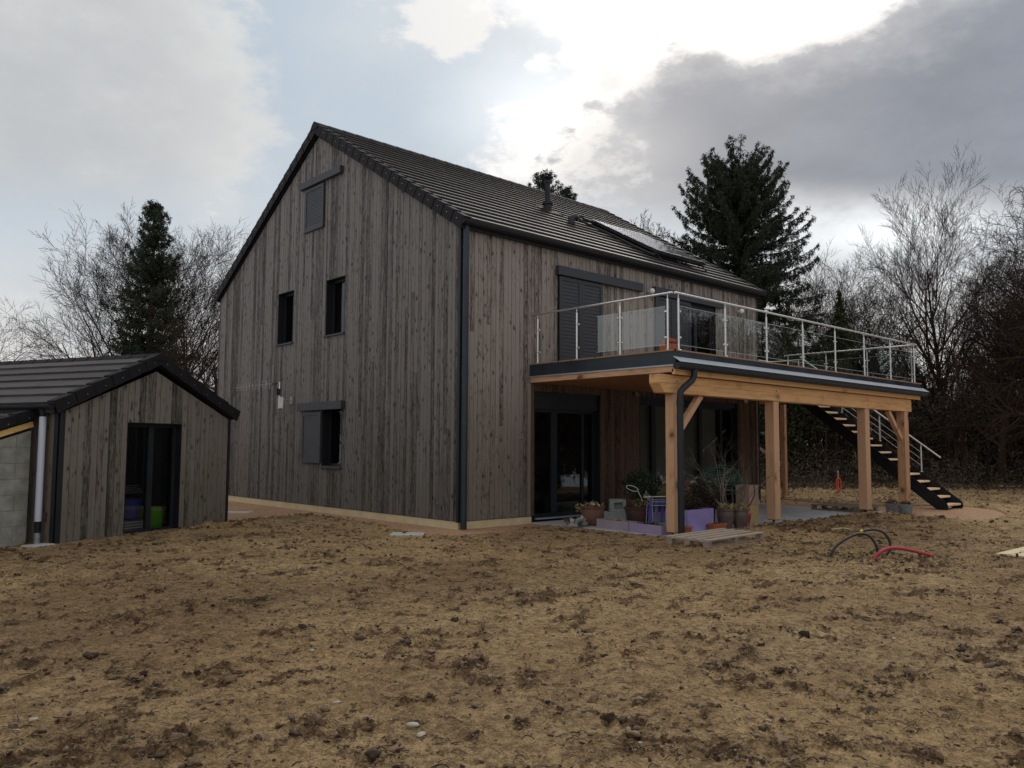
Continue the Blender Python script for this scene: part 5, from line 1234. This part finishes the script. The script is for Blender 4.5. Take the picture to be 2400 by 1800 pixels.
# ------------------------------------------------------------------ trees
def place(px, D):
    v = H0+Rr*((px-1200)/FPX); v = v*(D); return CAM.x+v.x, CAM.y+v.y
def bare(seed, H, tr, n1=13, up=.55, spread=1., wander=.16, gn=(13, 8, 6, 5), first=.25, lmul=.42, twig=.010, lv=4, ang=.65):
    rr = random.Random(seed); U = rr.uniform; cos, sin, sqrt = math.cos, math.sin, math.sqrt
    buf = [([], []), ([], [])]
    def ring(V_, p, d_, r, n):
        dx, dy, dz = d_
        if abs(dz) < .9: ax, ay, az = dy, -dx, 0.
        else: ax, ay, az = 0., dz, -dy
        l = sqrt(ax*ax+ay*ay+az*az)+1e-9; ax /= l; ay /= l; az /= l
        bx, by, bz = dy*az-dz*ay, dz*ax-dx*az, dx*ay-dy*ax
        for k in range(n):
            q = 6.28318*k/n; c, s = cos(q)*r, sin(q)*r; V_.append((p[0]+ax*c+bx*s, p[1]+ay*c+by*s, p[2]+az*c+bz*s))
    def grow(p, d_, ln, rad, l):
        V_, F_ = buf[0 if l < 2 else 1]; nseg = (12, 8, 6, 4, 3)[l]; n = (7, 5, 4, 3, 3)[l]; re = max(twig*.6, rad*(.25 if l else .12)); pts = []; st = ln/nseg
        b = len(V_); ring(V_, p, d_, rad, n); w = wander*(.45 if l == 0 else 1.05-.12*l)
        for i in range(nseg):
            t_ = (i+1)/nseg; dx, dy, dz = d_[0]+U(-w, w), d_[1]+U(-w, w), d_[2]+U(-w, w)+up*(.06 if l else .1)*(1.2-t_*.3)
            m_ = sqrt(dx*dx+dy*dy+dz*dz); d_ = (dx/m_, dy/m_, dz/m_); p = (p[0]+d_[0]*st, p[1]+d_[1]*st, p[2]+d_[2]*st)
            r = rad+(re-rad)*t_; ring(V_, p, d_, r, n); pts.append((t_, p, d_, r))
            o1 = b+i*n; o2 = o1+n
            for k in range(n):
                k2 = (k+1) % n; F_.append((o1+k, o1+k2, o2+k2, o2+k))
        if l < lv:
            kids = gn[l]
            for k in range(kids):
                lo = first if l == 0 else .18; t0 = lo+(1-lo)*(k+U(.1, .9))/kids; i = min(nseg-1, int(t0*nseg)); t_, q, dd, r = pts[i]
                al = (ang*(1.1-.25*t_) if l == 0 else ang*U(.6, 1.15)); e1 = (U(-1, 1), U(-1, 1), U(-1, 1)) if l else (cos(k*2.4+U(-.4, .4)), sin(k*2.4), 0.)
                dt = sum(e1[j]*dd[j] for j in range(3)); e1 = [e1[j]-dd[j]*dt for j in range(3)]; m_ = sqrt(sum(c*c for c in e1))+1e-6
                nd = tuple(dd[j]*cos(al)+e1[j]/m_*sin(al) for j in range(3))
                cl = ln*lmul*(1.15-.55*t_)*U(.7, 1.2) if l == 0 else ln*U(.38, .62)*(1.15-.4*t_)
                grow(q, nd, cl, max(twig*.8, r*U(.45, .68) if l == 0 else r*U(.5, .72)), l+1)
    grow((0, 0, -.2), (0, 0, 1), H, tr, 0)
    return buf
def mesh_of(name, vf, m, smooth=True):
    me = bpy.data.meshes.new(name); v = np.asarray(vf[0], np.float32); f = np.asarray(vf[1], np.int32); me.vertices.add(len(v)); me.vertices.foreach_set('co', v.ravel()); me.loops.add(f.size); me.loops.foreach_set('vertex_index', f.ravel())
    me.polygons.add(len(f)); me.polygons.foreach_set('loop_start', np.arange(0, f.size, f.shape[1], dtype=np.int32)); me.polygons.foreach_set('use_smooth', np.full(len(f), smooth)); me.update(calc_edges=True); me.materials.append(m); return me
KIND = {}; KH = {}
def kind(k, m, **a_):
    b = bare(**a_); KIND[k] = (mesh_of('trunk', b[0], m), mesh_of('crown', b[1], m)); zs = sorted(v[2] for v in b[1][0]); KH[k] = zs[int(len(zs)*.998)]; print(k, len(b[0][1]), len(b[1][1]), 'h', KH[k])
kind('tall', M['bark'], seed=3, H=15, tr=.26, up=.9, gn=(28, 10, 7, 4), first=.20, lmul=.52, twig=.010, wander=.10, ang=.62)
kind('oak', M['bark'], seed=8, H=11, tr=.36, up=.40, gn=(15, 9, 6, 4), first=.20, lmul=.62, twig=.011, wander=.26, ang=.88)
kind('oak2', M['bark'], seed=15, H=11, tr=.33, up=.30, gn=(14, 9, 6, 4), first=.16, lmul=.64, twig=.011, wander=.30, ang=.95)
kind('vase', M['barkp'], seed=22, H=10.5, tr=.22, up=.75, gn=(24, 11, 8, 4), first=.08, lmul=.66, twig=.010, wander=.11, ang=.72)
kind('thin', M['barkp'], seed=29, H=12, tr=.14, up=.6, gn=(14, 8, 6, 4), first=.4, lmul=.34, twig=.012, wander=.20, ang=.7)
def bare_tree(k, px, D, h, rz, lab, group=None, base=12., z=0., xy=None):
    x, y = xy if xy else place(px, D); o = T('bare_tree', lab, 'tree', (x, y, z), R(rz), group); s = h/KH[k]; o.scale = (s, s, s)
    for nm, me in zip(('trunk', 'crown'), KIND[k]):
        c = bpy.data.objects.new(nm, me); COL.objects.link(c); c.parent = o
    return o
bare_tree('tall', 2215, 50, 19.6, 20, 'tallest slender bare tree, rising above the wood right of the deck', base=18)
bare_tree('oak', 2075, 41, 11.6, 10, 'spreading bare tree with pale twisting boughs just left of the tallest tree')
bare_tree('oak2', 2340, 36, 10.8, 75, 'gnarled bare oak with thick crooked limbs at the right edge of the wood')
bare_tree('oak', 2475, 38, 13.8, 160, 'bare tree cut by the right edge of the picture, reaching higher than the oak')
bare_tree('vase', 1925, 52, 14.0, 40, 'pale fan-shaped bare tree between the big conifer and the ivy tree', base=11.5)
bare_tree('oak2', 2170, 44, 10.2, 200, 'dense dark bare tree under the tallest tree')
bare_tree('thin', 1478, 52, 16.3, 0, 'thin pale bare tree peeping over the roof, left one beside the collector', base=13)
bare_tree('thin', 1530, 50, 15.8, 130, 'thin pale bare tree peeping over the roof, right one beside the collector', base=13)
bare_tree('thin', 1430, 56, 15.9, 250, 'smallest thin bare tree peeping over the end of the ridge', base=13)
bare_tree('vase', 285, 40, 12.6, 15, 'wide bare tree with upswept twigs just left of the narrow spruce', base=11.5)
bare_tree('vase', 420, 39, 12.4, 140, 'wide bare tree with upswept twigs between the narrow spruce and the gable', base=11.5)
bare_tree('oak', 520, 33, 7.6, 80, 'low bare tree tucked behind the left corner of the house')
bare_tree('oak2', -40, 30, 6.9, 10, 'small crooked bare tree at the left edge above the annex roof')
bare_tree('tall', 2330, 47, 14.4, 300, 'broad bare tree right of the tallest one, its crown overlapping it')
bare_tree('oak2', 2010, 49, 12.8, 120, 'broad bare tree behind the ivy-clad tree above the deck rail')
bare_tree('oak2', 2420, 42, 15.8, 30, 'big crooked bare tree at the right edge with boughs high against the sky')
# ivy on trunks
def ivyful(px, D, h, r, lab, n=7000):
    x, y = place(px, D); o = T('ivy_tree', lab, 'tree', (x, y, 0)); MB().tube([(0, 0, -.2), (.1, 0, h*.5), (0, .1, h*.95)], [.22, .14, .04], 8).build('trunk', M['bark'], o)
    def shape(c):
        t_ = np.clip(c[:, 2]/h, 0, 1); k = np.sin(np.clip(t_*1.05, 0, 1)*np.pi)**.6*.8+.35*(1-t_); q = .75+.45*np.sin(c[:, 2]*2.1+np.arctan2(c[:, 1], c[:, 0])*2)
        c[:, 0] *= k*q; c[:, 1] *= k*q; return c
    leaves(n, (r, r, h*.52), .17, M['ivy'], 'foliage', o, (0, 0, h*.5), kind='stuff', shape=shape, elong=1.4)
ivyful(1975, 40, 9.3, 1.9, 'bushy ivy-clad tree above the deck railing right of the big conifer', 11000)
ivyful(2150, 43, 6.0, 2.2, 'lower ivy-clad tree behind the far end of the deck', 9000)
ivyful(2330, 39, 5.2, 1.5, 'ivy-clad stump tree at the right edge of the wood', 6000)
ivyful(1850, 38, 7.0, 1.7, 'dark ivy-clad tree directly right of the far house corner', 9000)
# conifers
def conifer(lab, px, D, H, rad, seed, rows=26, droop=.9, z0=1.5, density=1., top=.25, taper=1.0, m='needle', pr=None, asc=.55):
    rr = random.Random(seed); nr = np.random.default_rng(seed); x, y = place(px, D); o = T('conifer', lab, 'tree', (x, y, 0))
    MB().tube([(0, 0, -.2), (.05, 0, H*.5), (0, 0, H-.2)], [H*.022, H*.014, .02], 8).build('trunk', M['bark'], o)
    Pts, Dr = [], []; bm_ = MB()
    z = z0; k = 0
    while z < H-.25:
        t_ = (z-z0)/(H-z0); pf = pr(t_) if pr else (1-t_)**.8
        nb_ = max(4, int((7 if t_ < .7 else 9)*density))
        for b in range(nb_):
            az = k*1.1+b*6.283/nb_+rr.uniform(-.35, .35); ln = rad*max(pf, .06)*rr.uniform(.62, 1.18); k_ = max(4, int(ln/.16)); p = Vector((0, 0, z+rr.uniform(-.12, .12)))
            el = rr.uniform(-.12, .28)+(t_**1.6)*asc; pts = [p]
            for i in range(k_):
                q = (i+1)/k_; e_ = el-.55*droop*math.sin(q*math.pi*.9)*(1-t_*.6)+.55*max(0, q-.6); azz = az+.12*math.sin(i)
                p = p+Vector((math.cos(azz)*math.cos(e_), math.sin(azz)*math.cos(e_), math.sin(e_)))*ln/k_; pts.append(p)
            bm_.tube(pts[::2] if len(pts) > 6 else pts, .022 if ln > 1 else .012, 3, caps=False)
            for i in range(1, len(pts)):
                q = i/(len(pts)-1); hang = droop*rr.uniform(.25, 1.)*(.95 if .2 < q < .95 else .35)*(1-t_*.75)*(.35+.1*ln)
                nst = rr.choice((1, 2, 2, 3)) if ln > .8 else 2
                for s_ in range(nst):
                    sx_ = rr.uniform(-.28, .28)*(1-.5*q); base = pts[i]+Vector((-math.sin(az)*sx_, math.cos(az)*sx_, 0)); nn_ = max(3, int(hang/.055)+3)
                    for j in range(nn_): Pts.append((base.x+rr.uniform(-.05, .05), base.y+rr.uniform(-.05, .05), base.z-hang*j/nn_+rr.uniform(-.03, .05)))
            for j in range(5): Pts.append((pts[-1].x+rr.uniform(-.08, .08), pts[-1].y+rr.uniform(-.08, .08), pts[-1].z+rr.uniform(-.05, .14)))
        z += (.34+.22*(1-t_))*rr.uniform(.8, 1.25); k += 1
    for j in range(60): Pts.append((rr.uniform(-.12, .12), rr.uniform(-.12, .12), H-rr.uniform(0, .9)))
    bm_.build('branch_frame', M['bark'], o)['kind'] = 'stuff'
    P_ = np.repeat(np.array(Pts), 5, 0); n = len(P_); P_ += nr.normal(0, .035, P_.shape); a_ = nr.normal(0, 1, (n, 3)); a_[:, 2] -= .7*droop; a_ /= np.linalg.norm(a_, axis=1, keepdims=True); b_ = np.cross(a_, nr.normal(0, 1, (n, 3))); b_ /= np.linalg.norm(b_, axis=1, keepdims=True)
    s = .115*nr.uniform(.6, 1.3, (n, 1)); v = np.stack([P_-b_*s*.17, P_+b_*s*.17, P_+a_*s], 1).reshape(-1, 3); np_obj('foliage', v, np.arange(3*n).reshape(-1, 3), M[m], o, 'stuff'); print('conifer', n)
    return o
big = lambda t_: float(np.interp(t_, [0, .2, .4, .63, .78, .86, .93, .98, 1], [.9, 1., 1.0, .96, .88, .80, .68, .50, .36]))
conifer('huge dark drooping conifer behind the right end of the roof', 1737, 42, 16.0, 3.9, 5, pr=big, z0=2.0, density=1.95, droop=1.25, asc=1.05)
conifer('narrow dark spruce between two bare trees left of the house', 345, 36, 12.4, 2.7, 9, pr=lambda t_: float(np.interp(t_, [0, .25, .5, .7, .85, .95, 1], [1.0, .95, .72, .50, .36, .22, .1]))*(.78+.22*math.sin(t_*19)**2), z0=1.0, density=1.15, droop=1.0, asc=.8)
conifer('conifer top just showing over the roof behind the stove flue', 1275, 42, 16.0, 4.2, 12, pr=lambda t_: max(.05, (1-t_)**.75), z0=8, density=1.0, droop=.25)
conifer('second conifer top showing right of the stove flue', 1328, 44, 15.9, 3.4, 14, pr=lambda t_: max(.05, (1-t_)**.75), z0=8, density=.9, droop=.25)
# thicket at the foot of the wood
def thicket(n, pxr, Dr, hmax, size, m, name, label, hp=1.0, cl=2.2, ang=None):
    px = rng.uniform(*pxr, n); D = rng.uniform(*Dr, n)
    if ang:
        q_ = np.radians(rng.uniform(*ang, n)); px = 1200+FPX*np.tan(q_); D = D*np.cos(q_)
    X0 = H0.x+Rr.x*(px-1200)/FPX; Y0 = H0.y+Rr.y*(px-1200)/FPX; x = CAM.x+X0*D; y = CAM.y+Y0*D
    hh = hmax(px, D)*(1+.35*fbm(x*.35, y*.35, 3)); z = hh*rng.random(n)**hp; dens = fbm(x*.9+z*.5, y*.9-z*.7, 3)
    k = dens+rng.normal(0, .25, n) > -.25; x, y, z = x[k], y[k], z[k]; n = len(x); c = np.stack([x, y, z-.1], 1)
    a_ = rng.normal(0, 1, (n, 3)); a_ /= np.linalg.norm(a_, axis=1, keepdims=True); b_ = np.cross(a_, rng.normal(0, 1, (n, 3))); b_ /= np.linalg.norm(b_, axis=1, keepdims=True); s = size*rng.uniform(.5, 1.5, (n, 1))
    wd_ = np.where(rng.random((n, 1)) < .6, .06, .30); s = np.where(wd_ < .1, s*2.6, s); v = np.stack([c-b_*s*wd_, c+b_*s*wd_, c+a_*s], 1).reshape(-1, 3); return stuff(np_obj(name, v, np.arange(3*n).reshape(-1, 3), m), label)
thicket(230000, (1500, 3100), (37, 52), lambda px, D: 4.0+0*px, .12, M['bramble'], 'undergrowth', 'dense dark leafy undergrowth at the foot of the wood', .8)
thicket(26000, (1500, 2700), (31, 38), lambda px, D: .35+1.3*sstep(D, 31, 36), .10, M['bramble'], 'bramble_bank', 'low bramble and dead leaf bank before the wood')
thicket(30000, (-500, 620), (45, 70), lambda px, D: 3.5+0*px, .25, M['bramble'], 'undergrowth', 'far low undergrowth left of the house')
thicket(20000, (1500, 2700), (24, 38), lambda px, D: .16+0*px, .07, M['dry'], 'dry_grass', 'thin dry grass on the field before the wood')
thicket(120000, (0, 1), (34, 60), lambda px, D: 4.5+0*px, .22, M['bramble'], 'undergrowth', 'dense undergrowth of the wood to the right of the plot', .9, ang=(44, 89))
# thin dark stems inside the thicket
rr = random.Random(77); m = MB()
for i in range(900):
    x, y = place(rr.uniform(1500, 3000), rr.uniform(36, 50)); h = rr.uniform(2.5, 7.5); a1, a2 = rr.uniform(-.8, .8), rr.uniform(-.8, .8)
    m.tube([(x, y, -.1), (x+a1*.4, y+a2*.4, h*.5), (x+a1*1.3, y+a2*1.3, h)], [rr.uniform(.03, .07), .025, .008], 4, caps=False)
stuff(m.build('thicket_stems', M['bark']), 'thin bare stems crowding the edge of the wood')
# the far wood: one mass of instanced trees
def wood_mass(name, label, pts, kinds):
    me = bpy.data.meshes.new(name); me.from_pydata([p[:3] for p in pts], [], []); me.update()
    for nm, i in (('rot', 3), ('scl', 4)):
        at = me.attributes.new(nm, 'FLOAT', 'POINT'); at.data.foreach_set('value', np.array([p[i] for p in pts], np.float32))
    o = bpy.data.objects.new(name, me); COL.objects.link(o); ng_ = bpy.data.node_groups.new(name, 'GeometryNodeTree'); ng_.interface.new_socket('Geometry', in_out='INPUT', socket_type='NodeSocketGeometry'); ng_.interface.new_socket('Geometry', in_out='OUTPUT', socket_type='NodeSocketGeometry')
    N = ng_.nodes; Lk = ng_.links; gi = N.new('NodeGroupInput'); go = N.new('NodeGroupOutput'); jo = N.new('GeometryNodeJoinGeometry')
    g2 = N.new('GeometryNodeGeometryToInstance')
    for ko in kinds:
        oi = N.new('GeometryNodeObjectInfo'); oi.inputs['Object'].default_value = ko; oi.transform_space = 'ORIGINAL'; Lk.new(oi.outputs['Geometry'], g2.inputs[0])
    ip = N.new('GeometryNodeInstanceOnPoints'); Lk.new(gi.outputs[0], ip.inputs['Points']); Lk.new(g2.outputs[0], ip.inputs['Instance'])
    a1 = N.new('GeometryNodeInputNamedAttribute'); a1.data_type = 'FLOAT'; a1.inputs[0].default_value = 'rot'; cx = N.new('ShaderNodeCombineXYZ'); Lk.new(a1.outputs[0], cx.inputs[2]); Lk.new(cx.outputs[0], ip.inputs['Rotation'])
    a2 = N.new('GeometryNodeInputNamedAttribute'); a2.data_type = 'FLOAT'; a2.inputs[0].default_value = 'scl'; Lk.new(a2.outputs[0], ip.inputs['Scale']); Lk.new(ip.outputs[0], go.inputs[0])
    md = o.modifiers.new('instances', 'NODES'); md.node_group = ng_; return stuff(o, label)
def kids_of(k):   # objects (trunk, crown) of one planted tree that uses kind k
    for o in bpy.data.objects:
        if o.type == 'MESH' and o.data == KIND[k][1]: return [c for c in o.parent.children]
P1, P2, P3 = [], [], []
for i in range(40):
    px = rr.uniform(1560, 3300); D = rr.uniform(56, 95); x, y = place(px, D); h = rr.uniform(7.5, 11.)
    (P1 if i % 3 == 0 else P2 if i % 3 == 1 else P3).append((x, y, 0, rr.uniform(0, 6.28), h/KH[('oak', 'oak2', 'vase')[i % 3]]))
for i in range(70):
    px = rr.uniform(-1200, 900); D = rr.uniform(62, 105); x, y = place(px, D); h = rr.uniform(7.0, 10.5)
    (P1 if i % 3 == 0 else P2 if i % 3 == 1 else P3).append((x, y, 0, rr.uniform(0, 6.28), h/KH[('oak', 'oak2', 'vase')[i % 3]]))
for i in range(30):
    px = rr.uniform(900, 1560); D = rr.uniform(55, 90); x, y = place(px, D); (P2).append((x, y, 0, rr.uniform(0, 6.28), rr.uniform(7, 10)/KH['oak2']))
for i in range(150):
    q = R(rr.uniform(34, 128)); D = rr.uniform(36, 70); v = H0*math.cos(q)+Rr*math.sin(q); x, y = CAM.x+v.x*D, CAM.y+v.y*D
    (P1 if i % 2 else P2).append((x, y, 0, rr.uniform(0, 6.28), rr.uniform(9, 14)/KH['oak']))
# the wood closes round the plot behind the camera and to its sides
for i in range(90):
    q = rr.uniform(0, 6.283); D = rr.uniform(48, 85); x, y = CAM.x+math.cos(q)*D, CAM.y+math.sin(q)*D; v = Vector((x-CAM.x, y-CAM.y, 0)).normalized()
    if v.dot(H0) > .55 or v.dot(Rr) > .5: continue
    P3.append((x, y, 0, rr.uniform(0, 6.28), rr.uniform(7, 11)/KH['vase']))
wood_mass('far_wood', 'leafless far wood of spreading trees behind the plot', P1, kids_of('oak'))
wood_mass('far_wood', 'leafless far wood of crooked trees behind the plot', P2, kids_of('oak2'))
wood_mass('far_wood', 'leafless far wood of fan-shaped pale trees round the plot', P3, kids_of('vase'))
